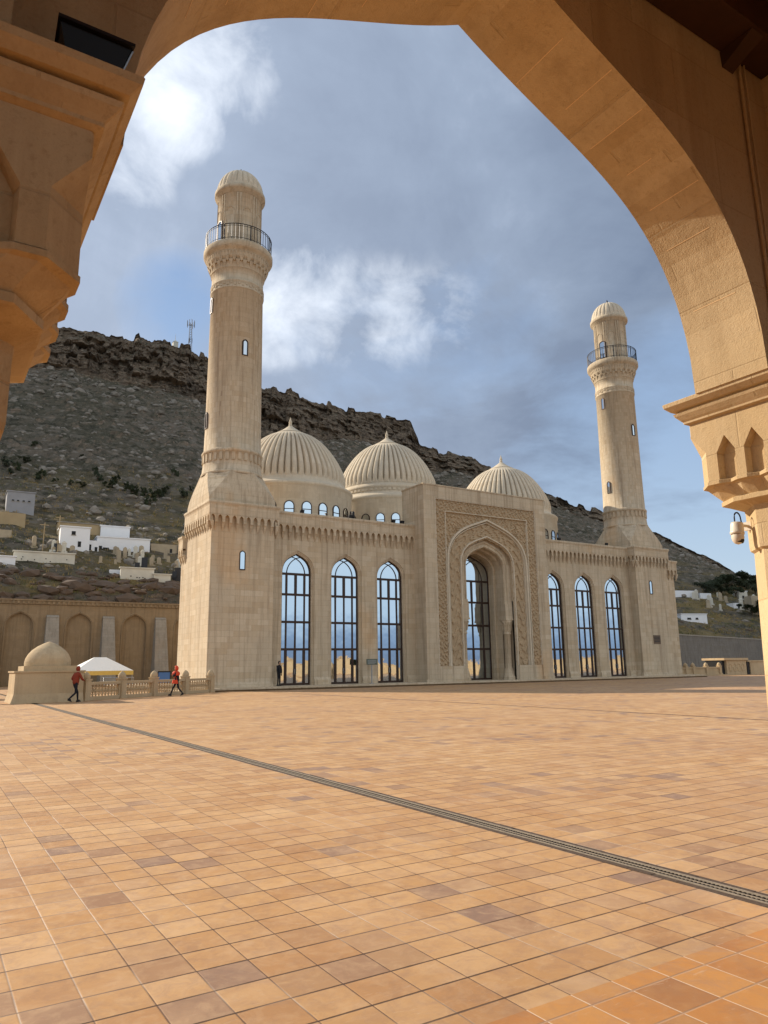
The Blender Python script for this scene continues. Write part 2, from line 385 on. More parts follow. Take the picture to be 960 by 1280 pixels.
def drain(x, w, y0, y1, label, slats):
    t = empty('drainage_channel', (x, y0, 0)); tag(t, label, 'drain')
    L = y1-y0
    for s_ in (-1, 1):
        e = MB(); n_ = 160 if w > .1 else 1
        for i in range(n_):                                       # rough concrete haunch with a broken edge
            a, b_ = (.075+rnd(0,.012), w+rnd(-.004,.004)) if w > .1 else (w*.4, w)
            xa, xb = sorted((s_*a, s_*b_)); e.box(xa, xb, L*i/n_, L*(i+1)/n_-.004, -.1, .003+rnd(0,.003))
        e.build('edging', M['concrete'], t)
    b_ = MB(); b_.box(-w*.5, w*.5, 0, L, -.15, -.06); b_.build('channel', M['black'], t)
    if slats:
        r_ = MB()
        for s_ in (-1, 1): r_.box(s_*.065-.007, s_*.065+.007, 0, L, -.05, .009)
        r_.box(-.005, .005, 0, L, -.05, .006); r_.build('rail', M['railing_steel'], t)
        s2 = MB(); n_ = int(L/.035)
        for i in range(n_): s2.box(-.058, .058, i*.035, i*.035+.013, -.03, .001)
        s2.build('grate', M['grate'], t)
    return t
drain(DX, .135, YE, -12.2, 'grey concrete drain with dark slotted grate crossing the tiles past the foreground', True)
drain(D2, .05, YE, -4.0, 'thin dark drain slot running over the sunlit tiles towards the portal', False)

# ------------------------------------------------------------------ mosque
mosque = tag(empty('mosque', (0,0,0)), 'pale limestone mosque with two minarets, three ribbed domes and tall arched windows', 'mosque')
ZB = .24
A0, WS, WW = 9.378, 4.291, 2.511
wins = [s*(A0+k*WS) for s in (-1, 1) for k in range(3)]
rs_ = MB(); rs_.box(-27.42, 28.42, -2.52, 23.02, -.1, .11); rs_.build('plinth_riser', M['shadestone'], mosque)  # shade on the plinth front is put into this dark colour
p = MB(); p.box(-27.4, 28.4, -2.5, 23, .112, ZB-.07)
p.box(-27.3, 28.3, -2.4, 22.9, ZB-.07, ZB)
sl_ = MB(); sl_.box(-27.4, 28.4, -2.62, -2.5, -.05, .012); sl_.build('gutter', M['black'], mosque)
p.build('plinth', M['lime'], mosque)

def win_profile(cx, grow=0.):
    return arch_pts(cx, WW/2+grow, ZB, 8.75, 10.3+grow*1.15, 14)
# --- front walls
w = MB()
for s in (-1, 1):
    cs = sorted([c for c in wins if c*s > 0])
    xa, xb = sorted((s*7.0, s*20.5))
    ar = [win_profile(c, .2) for c in cs]
    panel(w, xa, xb, ZB, 13.2, ar, 0.)
    for c, a in zip(cs, ar):
        a2 = win_profile(c, .10); a3 = win_profile(c, .0)
        reveal(w, a, 0, .07); reveal(w, a, .07, .07, b=a2); reveal(w, a2, .07, .13); reveal(w, a2, .13, .13, b=a3); reveal(w, a3, .13, .62)
    for e in [xa] + cs:                                           # low flared footings between the windows
        pass
    ed = [xa] + [q for c in cs for q in (c-WW/2-.22, c+WW/2+.22)] + [xb]
    for i in range(0, len(ed), 2):
        x0, x1 = ed[i], ed[i+1]
        w.hexa([(x0,-.14,ZB),(x1,-.14,ZB),(x1,.03,ZB),(x0,.03,ZB),(x0,-.11,.62),(x1,-.11,.62),(x1,.03,.62),(x0,.03,.62)])
        w.hexa([(x0,-.11,.62),(x1,-.11,.62),(x1,.03,.62),(x0,.03,.62),(x0,-.004,.85),(x1,-.004,.85),(x1,.03,.85),(x0,.03,.85)])
w.build('front_wall', M['lime'], mosque)
# body behind, side wings
p = MB(); p.box(-19.7, -7.0, .7, 21.4, ZB, 13.1); p.box(7.0, 19.7, .7, 21.4, ZB, 13.1); p.box(-7.0, 7.0, 1.2, 21.5, ZB, 13.1)
p.build('hall_body', M['lime'], mosque)

def window(c, y, parent, half=WW/2, spring=8.75, apex=10.3, trans=(8.7,7.1,4.99,2.92), name='window'):
    a = arch_pts(c, half, ZB, spring, apex, 14); s = half/(WW/2)
    f = MB()
    band(f, [(q[0]-(.05 if q[0]>c else -.05)*(abs(q[0]-c)>.05), q[1]-.02*(q[1]>ZB+.1)) for q in a], .075, y-.07, y+.07)
    for z in trans:
        f.box(c-half+.06, c+half-.06, y-.06, y+.05, z-.09, z+.09)
    f.box(c-half+.06, c+half-.06, y-.06, y+.05, ZB, ZB+.16)
    ms = (-.78*s, 0., .76*s)
    for i, mx_ in enumerate(ms):
        for k, (za, zb) in enumerate(zip((ZB,)+trans[::-1], trans[::-1])):
            t = .10 if k == 0 else (.08 if k == 3 and i == 1 else .058)
            if k == 3: t += .02
            f.box(c+mx_-t, c+mx_+t, y-.055, y+.045, za+.07, zb-.07)
    # crossing tracery in the head
    zt = trans[0]; zx = zt+(apex-zt)*.55
    for sg in (-1, 1):
        pts = []
        for i in range(13):
            t = i/12
            x = sg*(.78*s - (.78+.33)*s*(t**1.9)); z = zt + (apex-.17-zt)*(1-(1-t)**1.45)*.93
            pts.append((c+x, z))
        band(f, pts, .05, y-.05, y+.045)
    fo = f.build('window_frame', M['frame'], None)
    g_ = MB(); head = [q for q in arch_pts(c, half-.02, trans[0], spring, apex-.02, 14)]; fill_arch(g_, head, y+.004)
    ed_ = (c-half+.02,) + tuple(c+m_ for m_ in ms) + (c+half-.02,)
    for xa_, xb_ in zip(ed_, ed_[1:]):
        for za_, zb_ in zip((ZB+.02,)+trans[::-1], trans[::-1]):
            d_ = [rnd(-.008,.008) for _ in range(3)]; d_.append(d_[0]+d_[2]-d_[1])      # no two panes are quite in line
            g_.add([(xa_,y+.004+d_[0],za_),(xb_,y+.004+d_[1],za_),(xb_,y+.004+d_[2],zb_),(xa_,y+.004+d_[3],zb_)], [(0,1,2,3)])
    wo = g_.build(name, M['glass'], parent); fo.parent = wo
    if name == 'window':
        h = MB()
        for sx_ in (-.07, .07): h.box(c+sx_-.012, c+sx_+.012, y-.12, y-.06, 1.05, 1.45)
        h.build('door_handle', M['steel'], wo)
    return wo
for c in wins: window(c, .36, mosque)

# --- muqarnas cornice
def cornice(mb, x0, x1, y, zt, axis=0, m0=0., m1=0., step=.55, flip=1):
    """parapet band, moulding and a row of pointed pendant niches; built along x at wall plane y then mapped"""
    t = MB()
    L = x1-x0
    prof = [(0,zt),(.30,zt),(.33,zt-.06),(.33,zt-.16),(.24,zt-.24),(.20,zt-.34),(.20,zt-1.28),(0,zt-1.28)]
    extrude_x(t, [(.34,zt),(.37,zt-.06),(.37,zt-.16),(.31,zt-.26),(.28,zt-.36),(.28,zt-1.0),(-.3,zt-1.0),(-.3,zt)], x0, x1, y, 0, m0, m1)
    n = max(1, round((L+.28*(m0+m1))/step)); xa = x0-.28*m0; st = (L+.28*(m0+m1))/n
    ars = []
    for i in range(n):
        c = xa+st*(i+.5); ars.append(arch_pts(c, st*.31, zt-1.6, zt-1.36, zt-1.02, 5))
    panel(t, xa, xa+st*n, zt-1.6, zt-.99, ars, y-.28)
    for a in ars: reveal(t, a, y-.28, y+.02)
    for i in range(n+1):                                          # tapering pendants between the niches
        c = xa+st*i; h = st*.21
        def sec(z, w_, o): return [(c-w_,y-o,z),(c+w_,y-o,z),(c+w_,y+.02,z),(c-w_,y+.02,z)]
        t.hexa(sec(zt-2.2,.02,.015)+sec(zt-1.92,h*.62,.11)); t.hexa(sec(zt-1.92,h*.72,.13)+sec(zt-1.62,h*.88,.21)); t.hexa(sec(zt-1.62,h*.95,.24)+sec(zt-1.5,h*.95,.275))
    vs = t.v
    if axis == 1: vs = [(v[1], -v[0], v[2]) for v in vs]           # wall facing -x
    if axis == 2: vs = [(-v[1], v[0], v[2]) for v in vs]           # wall facing +x
    mb.add(vs, t.f)
cn = MB()
cornice(cn, -20.4, -7.03, 0, 13.5); cornice(cn, 7.03, 20.4, 0, 13.5)
cn.build('cornice', M['lime'], mosque)
rf = MB(); rf.box(-19.9, 19.9, .3, 21.6, 13.1, 13.2); rf.build('roof', M['lime_pale'], mosque)
# side wings, lower than the towers
wg = MB()
wg.box(-25.28, -19.8, 4.6, 6.2, ZB, 11.7); cornice(wg, -6.2, -5.1, -25.28, 11.85, 1, 0, 0)
wg.build('side_wing', M['lime'], mosque); wg = MB()
wg.box(25.2, 27.4, -.3, 5.5, ZB, 12.3); cornice(wg, 25.3, 27.4, -.3, 12.5, 0, 0, 1); cornice(wg, -.3, 5.5, -27.4, 12.5, 2, 1, 0)
wg.build('side_wing', M['lime'], mosque)

# --- towers and minarets
TX0, TX1, TY0, TY1 = 20.4, 25.3, -.95, 4.75
TC = ((TX0+TX1)/2, (TY0+TY1)/2)
def minaret(s):
    cx, cy = s*TC[0], 1.9
    xa, xb = sorted((s*TX0, s*TX1))
    t = MB(); t.box(xa, xb, TY0, TY1, ZB, 13.3)
    hx, hy = (xb-xa)/2, (TY1-TY0)/2
    t.hexa([(xa-.12,TY0-.12,ZB),(xb+.12,TY0-.12,ZB),(xb+.12,TY1,ZB),(xa-.12,TY1,ZB),(xa-.02,TY0-.02,.6),(xb+.02,TY0-.02,.6),(xb+.02,TY1,.6),(xa-.02,TY1,.6)])
    cornice(t, xa, xb, TY0, 13.58, 0, 1, 1)
    cornice(t, -TY1, -TY0, xa, 13.58, 1, 0, 1)
    cornice(t, TY0, TY1, -xb, 13.58, 2, 1, 0)
    base = t.build('tower_base', M['lime'], mosque)
    # narrow window
    wx, = (-22.88,) if s < 0 else (22.6,)
    nf = MB(); a = arch_pts(wx, .2, 8.68, 9.8, 10.02, 8); band(nf, a, .05, TY0-.05, TY0+.02); nf.box(wx-.22, wx+.22, TY0-.05, TY0+.02, 8.6, 8.68)
    fr = nf.build('window_frame', M['frame'], None)
    g_ = MB(); fill_arch(g_, arch_pts(wx, .19, 8.66, 9.8, 10.0, 8), TY0-.012); wo = g_.build('tower_window', M['glass'], base); fr.parent = wo
    if s > 0:
        pq = MB(); pq.box(22.3, 23.4, TY0-.03, TY0+.01, 3.45, 4.35); 
        for z in (4.12, 3.98, 3.82, 3.66): pq.box(22.42, 23.28, TY0-.045, TY0-.03, z, z+.06, 1)
        pq.build('plaque', [M['plaque'], M['black']], base)
    # broach: square to round
    br = MB(); rs = []
    for z, h, c in ((13.5,2.62,.03),(13.95,2.62,.05),(14.35,2.6,.28),(14.85,2.54,.62),(15.35,2.44,.92),(15.8,2.34,1.15),(16.15,2.27,1.33)):
        k = h-c; rs.append([(cx+px, cy+py, z) for px, py in ((h,-k),(h,k),(k,h),(-k,h),(-h,k),(-h,-k),(-k,-h),(k,-h))])
    br.rings(rs); br.build('broach', M['lime'], base)
    mn = empty('minaret', (0,0,0), 0, mosque)
    sh = MB()
    sh.lathe([(2.36,16.1),(2.40,16.2),(2.38,16.28),(2.33,16.3),(2.25,17.1),(2.25,17.75),(2.36,17.8),(2.38,17.95),(2.3,18.08),(2.23,18.12),
              (2.19,20),(2.1,31.45),(2.16,31.48),(2.18,31.58),(2.14,31.64),(2.14,32.05),(2.18,32.1),(2.16,32.2),(2.1,32.22),(2.1,33.2),(2.2,33.25)], (cx,cy), 72, cap1=False)
    for i in range(30):                                          # little niches of the lower band
        a = 2*math.pi*i/30
        q = [(cx+r_*math.cos(a+d), cy+r_*math.sin(a+d), z) for z in (17.12,17.72) for r_, d in ((2.2,-.055),(2.33,-.055),(2.33,.055),(2.2,.055))]
        sh.hexa(q)
    for i in range(44):                                          # carved band
        a = 2*math.pi*i/44
        q = [(cx+r_*math.cos(a+d), cy+r_*math.sin(a+d), z) for z in (31.7+.12*(i%2),31.88+.12*(i%2)) for r_, d in ((2.08,-.04),(2.18,-.04),(2.18,.04),(2.08,.04))]
        sh.hexa(q)
    so = sh.build('shaft', M['lime'], mn)
    cb = MB()
    cb.lathe([(2.1,33.1),(2.2,33.3),(2.26,33.9),(2.42,34.05),(2.5,34.2),(2.52,34.55),(2.66,34.7),(2.78,34.82),(2.84,34.95),(2.84,35.3),(2.78,35.38),(1.6,35.4)], (cx,cy), 72, cap1=False)
    for k, (z0, z1, r0, r1, n_) in enumerate(((33.35,33.85,2.2,2.4,26),(33.75,34.15,2.36,2.52,26),(34.2,34.5,2.5,2.57,60))):
        for i in range(n_):
            a = 2*math.pi*(i+.5*(k % 2))/n_; d = math.pi/n_*.62
            cb.hexa([(cx+r*math.cos(a+dd), cy+r*math.sin(a+dd), z) for z, r, e in ((z0,r0,.35),(z1,r1,1.)) for r, dd in ((r-.25,-d*e),(r,-d*e),(r,d*e),(r-.25,d*e))])
    cb.build('balcony', M['lime'], mn)
    rl = MB()
    for z, r in ((36.78,.035),(36.62,.02),(35.55,.02)):
        rl.tube([(cx+2.72*math.cos(2*math.pi*i/48), cy+2.72*math.sin(2*math.pi*i/48), z) for i in range(49)], r, 6)
    for i in range(56):
        a = 2*math.pi*i/56; x, y = cx+2.72*math.cos(a), cy+2.72*math.sin(a); t_ = .035 if i % 7 == 0 else .016
        rl.box(x-t_, x+t_, y-t_, y+t_, 35.36, 36.8)
    rl.build('railing', M['iron'], mn)
    ln = MB()
    n_ = 8; 
    ln.lathe([(1.86,35.38),(1.86,35.6),(1.78,35.62),(1.78,40.3),(1.86,40.34),(1.9,40.5),(2.08,40.6),(2.12,40.68),(2.12,40.95),(1.98,41.0)], (cx,cy), 48, cap1=False)
    for i in range(n_):
        a = 2*math.pi*(i+.5)/n_
        for d0 in (-.07, .07):
            ln.hexa([(cx+r*math.cos(a+d0+dd), cy+r*math.sin(a+d0+dd), z) for z in (35.4,40.24) for r, dd in ((1.7,-.028),(1.85,-.028),(1.85,.028),(1.7,.028))])
        b_ = a+math.pi/n_                                          # raised arched panel on every side
        for (z0, z1, hw) in ((35.9,39.0,.2),):
            pts = [(-hw,z0),(-hw,z1-.35),(-hw*.7,z1-.12),(0,z1),(hw*.7,z1-.12),(hw,z1-.35),(hw,z0)]
            for (u0, q0), (u1, q1) in zip(pts, pts[1:]):
                ln.tube([(cx+1.79*math.cos(b_+u0), cy+1.79*math.sin(b_+u0), q0), (cx+1.79*math.cos(b_+u1), cy+1.79*math.sin(b_+u1), q1)], .04, 4, smooth=False)
    ln.build('lantern', M['lime'], mn)
    dm = MB(); prof = []
    for i in range(15):
        t = i/14*math.pi/2; prof.append((1.98*math.cos(t)**.9 if i < 14 else .05, 41.0+2.2*math.sin(t)))
    NR = 24
    dm.lathe(prof, (cx,cy), NR*8, rf=lambda r, z, th: r*(1-.10*(1-abs(math.sin(th*NR/2)))**3*smooth(41.15,41.4,z)*(1-smooth(43.0,43.2,z))))
    dm.build('minaret_dome', M['lime_pale'], mn)
    fn = MB(); fn.lathe([(.10,43.15),(.13,43.3),(.07,43.42),(.1,43.52),(.02,43.75)], (cx,cy), 12); fn.build('finial', M['iron'], mn)
    # slit windows: on the -x side and on the front
    zf = 26.4 if s < 0 else 27.0
    for ang, z, w_, h_, nm in ((180,30.4,.19,1.25,'slit_window'),(270,zf,.19,1.25,'slit_window'),(180,20.6,.19,1.25,'slit_window'),(190,36.9,.36,2.0,'balcony_door')):
        r0 = 1.8 if nm == 'balcony_door' else lerp_tab([(18,2.22),(32,2.1)], z)
        f = MB(); a = arch_pts(0, w_, z-h_/2, z+h_/2-.25, z+h_/2, 8); band(f, a, .08, -.07, .05); f.box(-w_-.05, w_+.05, -.06, .05, z-h_/2-.06, z-h_/2)
        rot = Matrix.Rotation(R(ang+90), 4, 'Z'); 
        def place(mb):
            mb.v = [tuple(rot @ Vector((v[0], v[1]-r0, v[2])) + Vector((cx,cy,0))) for v in mb.v]
        place(f); fo = f.build('window_frame', M['frame'], None)
        g_ = MB(); fill_arch(g_, arch_pts(0, w_-.01, z-h_/2+.01, z+h_/2-.25, z+h_/2-.01, 8), -.03); place(g_)
        go = g_.build(nm, M['glass'], so if nm == 'slit_window' else mn)
        if nm == 'slit_window': fo.parent = mn; fo.name = 'slit_frame'; go.parent = mn
        else: fo.parent = go
minaret(-1); minaret(1)

# --- three ribbed domes
def dome(cx, cy, dz, band_row):
    d = empty('ribbed_dome', (0,0,0), 0, mosque)
    dr = MB()
    dr.lathe([(6.0,13.1),(6.0,17.5),(6.06,17.55),(6.1,17.62),(6.1,17.78),(6.04,17.84),(5.9,17.9),(5.62,18.05),(5.42,18.3),(5.36,18.55)] if dz < .5 else
             [(6.0,13.1),(6.0,18.35),(6.06,18.45),(6.12,18.55),(6.12,18.75),(6.04,18.84),(5.9,18.95),(5.6,19.15),(5.5,19.3),(5.5,19.7),(5.56,19.74),(5.5,20.05),(5.4,20.1),(5.34,20.3)], (cx,cy), 96, cap1=False)
    if band_row:
        for i in range(72):
            a = 2*math.pi*i/72
            dr.hexa([(cx+r*math.cos(a+dd), cy+r*math.sin(a+dd), z) for z in (19.42,19.66) for r, dd in ((5.4,-.028),(5.58,-.028),(5.58,.028),(5.4,.028))])
    do = dr.build('drum', M['lime_pale'], d)
    NR = 54
    sh = MB(); prof = []
    z0 = 18.45+dz; H = 5.72
    for i in range(37):
        t = i/36
        # pointed dome: full belly low down, straightening to the tip
        if t < .22: r = 5.36+.06*math.sin(t/.22*math.pi); z = z0+H*t*.8
        else:
            q = (t-.22)/.78; r = 5.36*(math.cos(q*math.pi/2)**.93*(1-.11*math.sin(q*math.pi)) ) + .12*(1-q)*0; z = z0+H*.176+(H*.80)*math.sin(q*math.pi/2*1.0)**1.06
        prof.append((max(r,.22), z))
    def rib(r, z, th):
        f = abs(math.sin(th*NR/2)); k = smooth(z0+.05, z0+.55, z)*(1-smooth(z0+H*.82, z0+H*.86, z))
        return r - min(.62,.15*r)*k*(1-f)**3.2
    sh.lathe(prof, (cx,cy), NR*14, rf=rib)
    sh.build('dome_shell', M['lime_pale'], d)
    zt = prof[-1][1]
    cp = MB(); rc = 1.32
    zc = [z for r, z in prof if r < rc+.12][0]
    cp.lathe([(rc+.10,zc-.03),(rc+.12,zc+.06),(rc+.02,zc+.11),(.95,zc+.33),(.55,zc+.62),(.27,zc+.84),(.15,zc+.95),(.18,zc+1.0),(.18,zc+1.07),(.11,zc+1.11),(.16,zc+1.22),(.17,zc+1.31),(.12,zc+1.45),(.06,zc+1.65),(.02,zc+1.82)], (cx,cy), 32)
    cp.build('finial', M['lime_pale'], d)
    n_ = 24; zw = 14.55+(.9 if dz > .5 else 0)
    for i in range(n_):
        a = 2*math.pi*(i+.35)/n_
        if math.sin(a) > .35: continue
        rot = Matrix.Rotation(a+math.pi/2, 4, 'Z')
        def place(mb): mb.v = [tuple(rot @ Vector((v[0], v[1]-6.0, v[2])) + Vector((cx,cy,0))) for v in mb.v]
        f = MB(); ap = arch_pts(0, .42, zw, zw+.95, zw+1.4, 10, .1); band(f, ap, .06, -.08, .04); f.box(-.46,.46,-.08,.04,zw-.06,zw+.02); f.box(-.4,.4,-.07,.03,zw+.66,zw+.72)
        place(f); fo = f.build('drum_window_frame', M['frame'], None)
        g_ = MB(); fill_arch(g_, arch_pts(0, .41, zw+.01, zw+.95, zw+1.39, 10, .1), -.035); place(g_)
        go = g_.build('drum_window', M['glass'], d); fo.parent = d
        
dome(-13.5, 11.5, 0., False); dome(13.6, 11.5, 0., False); dome(0., 15.1, 1.85, True)

# --- portal
po = empty('portal', (0,0,0), 0, mosque)
PW, PT = 7.03, 16.88
b_ = MB()
def holed(mb, x0, x1, z0, z1, hx0, hx1, hz1, y):
    """sheet with a rectangular opening standing on z0"""
    mb.add([(x0,y,z0),(hx0,y,z0),(hx0,y,z1),(x0,y,z1)], [(0,1,2,3)]); mb.add([(hx1,y,z0),(x1,y,z0),(x1,y,z1),(hx1,y,z1)], [(0,1,2,3)])
    mb.add([(hx0,y,hz1),(hx1,y,hz1),(hx1,y,z1),(hx0,y,z1)], [(0,1,2,3)])
holed(b_, -PW, PW, ZB, PT, -5.8, 5.8, 15.78, -1.72)
rect = lambda h, z, zb=ZB: [(-h,zb),(-h,z),(h,z),(h,zb)]
reveal(b_, rect(5.8,15.78), -1.72, -1.45)
for s in (-1, 1): b_.add([(s*PW,-1.72,ZB),(s*PW,1.6,ZB),(s*PW,1.6,PT),(s*PW,-1.72,PT)], [(0,1,2,3)])
b_.add([(-PW,-1.72,PT),(PW,-1.72,PT),(PW,1.6,PT),(-PW,1.6,PT)], [(0,1,2,3)]); b_.add([(-PW,1.6,13),(PW,1.6,13),(PW,1.6,PT),(-PW,1.6,PT)], [(0,1,2,3)])
b_.box(-PW-.05, PW+.05, -1.77, 1.65, PT, PT+.10)
for s in (-1, 1):                                                # smooth dado under the carved strips
    x = sorted((s*3.03, s*5.78)); b_.box(x[0], x[1], -1.64, -1.2, ZB, 1.5)
    x = sorted((s*5.9, s*7.13)); b_.box(x[0], x[1], -1.80, -1.5, ZB, .5)
b_.build('portal_body', M['lime'], po)
A1 = lambda g=0: arch_pts(0, 4.5+g, 1.5, 10.4, 14.3+g*1.2, 22)
A2 = lambda g=0, zb=ZB: arch_pts(0, 2.98+g, zb, 10.2, 12.78+g*1.2, 22)
A3 = lambda g=0, zb=ZB: arch_pts(0, 2.15+g, zb, 10.1, 11.95+g*1.2, 22)
A4 = lambda g=0, zb=ZB: arch_pts(0, 1.9+g, zb, 9.9, 11.45+g*1.2, 22)
def inside(pts_half, zs, za, x, z, k=.42):
    """is (x,z) inside an arch of that half width"""
    if abs(x) >= pts_half: return False
    if z <= zs: return True
    u = 1-abs(x)/pts_half
    return z < zs+(za-zs)*((1-k*u)*math.sqrt(max(0,1-(1-u)**2))+k*u*u)
# carved arabesque relief, cut as real depth
def arabesque(x, z, zone):
    if zone == 0:
        u, v = x*9.5+1.1*math.sin(z*4.1), z*9.5+1.1*math.sin(x*4.3)
        f = math.sin(u)*math.sin(v)+.55*math.sin(u*.5+v*.87)*math.cos(u*.87-v*.5)
    elif zone == 1:
        ax = abs(x); r = math.hypot(ax-3.45, z-13.2); th = math.atan2(z-13.2, ax-3.45)
        f = math.sin(13*r+1.3*math.sin(6*th))*math.cos(6*th+1.6*r)+.7*math.sin(17*ax+1.6*math.sin(8*z))*math.sin(17*z)
    else:
        x, z = x/1.45, z/1.45; ax = abs(x); r = math.hypot(ax, max(0., z-10.2)); t = (math.atan2(max(0., z-10.2), ax)*3.6 if z > 10.2 else -(10.2-z))
        q = t*5.2; f = math.sin(q+2.4*math.sin((r-3.7)*6.))*1.0+.8*math.sin(q*2.1+12*(r-3.7))*math.cos(15*(r-3.7))
    return max(-1., min(1., f*3.2-.5))
cv = MB(); CS = .043
nx = int(11.6/CS); nz = int(14.28/CS); idx = {}; vs = []; fs = []
def zone_of(x, z):
    if abs(x) > 4.72 or z > 14.72: return 0
    if not inside(4.5,10.4,14.3,x,z): return 1
    if not inside(2.98,10.2,12.78,x,z): return 2
    return 3
def cvert(i, j):
    if (i, j) not in idx:
        x = -5.8+11.6*i/nx; z = 1.5+14.28*j/nz; zn = zone_of(x, z)
        y = (-1.60, -1.52, -1.40, -1.40)[zn] - .055*arabesque(x*1.45, z*1.45, min(zn, 2)) if zn != 1 else -1.52 - .055*arabesque(x, z, 1)
        idx[(i, j)] = len(vs); vs.append((x, y, z))
    return idx[(i, j)]
for i in range(nx):
    for j in range(nz):
        x = -5.8+11.6*(i+.5)/nx; z = 1.5+14.28*(j+.5)/nz
        if inside(2.9,10.15,12.65,x,z): continue
        fs.append((cvert(i,j), cvert(i+1,j), cvert(i+1,j+1), cvert(i,j+1)))
cv.add(vs, fs); cv.build('carved_panel', M['carved'], po)
ml = MB()
band(ml, rect(4.72,14.72,1.5), .06, -1.70, -1.45); band(ml, rect(5.76,15.74,1.5), .05, -1.71, -1.45)
band(ml, A1(.04), .13, -1.66, -1.38); band(ml, A1(-.16), .05, -1.56, -1.36)
band(ml, A2(.06), .09, -1.55, -1.28)
ml.build('arch_moulding', M['lime_pale'], po)
ic = MB()
reveal(ic, A2(), -1.45, -1.02)
a2, a3 = A2(0,7.2), A3(0,7.2)
for p0, p1, q0, q1 in zip(a2, a2[1:], a3, a3[1:]): ic.add([(p0[0],-1.02,p0[1]),(p1[0],-1.02,p1[1]),(q1[0],-1.02,q1[1]),(q0[0],-1.02,q0[1])], [(0,1,2,3)])
reveal(ic, A3(0,7.2), -1.02, -.55)
band(ic, A3(.10,7.2), .10, -1.10, -.98); band(ic, A3(.42,7.2), .16, -1.09, -1.0)
for s in (-1, 1):
    x = sorted((s*2.1, s*2.98)); ic.box(x[0], x[1], -1.10, -.30, 6.9, 7.2)     # impost over the column
    ic.add([(s*2.98,-1.3,ZB),(s*2.98,-.3,ZB),(s*2.98,-.3,7.2),(s*2.98,-1.3,7.2)], [(0,1,2,3)])
    ic.add([(s*2.98,-.3,ZB),(s*2.2,-.3,ZB),(s*2.2,-.3,7.2),(s*2.98,-.3,7.2)], [(0,1,2,3)])
a3, a4 = A3(.05), A4(.3)
for p0, p1, q0, q1 in zip(a3, a3[1:], a4, a4[1:]): ic.add([(p0[0],-.55,p0[1]),(p1[0],-.55,p1[1]),(q1[0],-.4,q1[1]),(q0[0],-.4,q0[1])], [(0,1,2,3)])
reveal(ic, A4(.3), -.4, .25); 
for p0, p1, q0, q1 in zip(A4(.3), A4(.3)[1:], A4(.1), A4(.1)[1:]): ic.add([(p0[0],.25,p0[1]),(p1[0],.25,p1[1]),(q1[0],.25,q1[1]),(q0[0],.25,q0[1])], [(0,1,2,3)])
reveal(ic, A4(.1), .25, 1.3)
ic.build('portal_recess', M['lime'], po)
for s in (-1, 1):
    c = MB(); q = (s*2.5, -.78)
    c.lathe([(.56,ZB),(.56,.5),(.5,.56),(.44,.9),(.34,1.25),(.32,1.3)], q, 8, smooth=False, cap1=False)
    c.lathe([(.31,1.25),(.30,4.2),(.36,4.24),(.36,4.34),(.31,4.38)], q, 16, cap1=False)
    c.lathe([(.31,4.36),(.34,4.5),(.36,4.9),(.46,5.2),(.5,5.3),(.5,5.5)], q, 8, smooth=False, cap1=True)
    for k in range(8):
        a = 2*math.pi*(k+.5)/8; c.tube([(q[0]+.36*math.cos(a), q[1]+.36*math.sin(a), 4.55), (q[0]+.44*math.cos(a), q[1]+.44*math.sin(a), 5.1), (q[0]+.55*math.cos(a), q[1]+.55*math.sin(a), 5.28)], .05, 5)
    c.box(q[0]-.42, q[0]+.42, q[1]-.4, q[1]+.4, 5.5, 6.9)
    c.box(q[0]-.46, q[0]+.46, q[1]-.44, q[1]+.44, 5.45, 5.6)
    c.build('column', M['lime'], po)
window(0, 1.0, po, 2.0, 9.5, 11.35, (9.09,7.14,5.06,2.97), 'entrance_glazing')

# small floodlights along the parapets
def roof_flood():
    t = empty('floodlight'); b2 = MB(); b2.hexa([(-.17,-.12,.08),(.17,-.12,.08),(.17,.1,.02),(-.17,.1,.02),(-.2,-.16,.34),(.2,-.16,.34),(.17,.06,.36),(-.17,.06,.36)])
    b2.build('lamp_housing', M['black'], t); f = MB(); f.box(-.05,.05,-.04,.04,0,.1); f.box(-.22,-.19,-.03,.03,.02,.25); f.box(.19,.22,-.03,.03,.02,.25); f.build('bracket', M['iron'], t)
    return t
fl0 = roof_flood()
for i, (x, z, l) in enumerate(((-17.7,13.5,'black floodlight on the parapet under the left dome, beside the minaret'),(-13.3,13.5,'black floodlight on the parapet between the left and middle domes'),(-9.1,13.5,'black floodlight on the parapet nearest the left of the portal block'),
                     (-8.2,13.5,'black floodlight on the parapet tight against the portal block'),(10.4,13.5,'black floodlight on the parapet below the right dome'),(17.2,13.5,'black floodlight on the parapet by the foot of the right minaret'))):
    o = fl0 if i == 0 else copy_tree(fl0); o.location = (x, -.12, z); o.scale = (.85,)*3
    tag(o, l, 'floodlight', 'floodlights on the mosque parapet')
b2 = MB(); b2.lathe([(.05,0),(.13,.04),(.15,.25),(.11,.42),(.13,.52),(.08,.64),(.02,.67)], (0,0), 10)
tag(b2.build('loudspeaker', M['black'], None, (-13.0,-.05,13.5)), 'dark upright loudspeaker on the roof edge between two domes', 'loudspeaker')

# sign on a post before the third window
t = tag(empty('sign_post', (-11.85,-.9,ZB)), 'small rectangular sign on a thin post between the second and third windows', 'sign')
q = MB(); q.box(-.16,.16,-.12,.12,0,.04); q.box(-.035,.035,-.03,.03,.04,1.5); q.build('post', M['steel'], t)
q = MB(); q.box(-.5,.5,-.05,-.02,1.45,1.9); 
for z in (1.78,1.70,1.60,1.52): q.box(-.4,.25 if z < 1.6 else .4,-.054,-.05,z,z+.03,1)
q.build('sign_panel', [M['sign'], M['steel']], t)

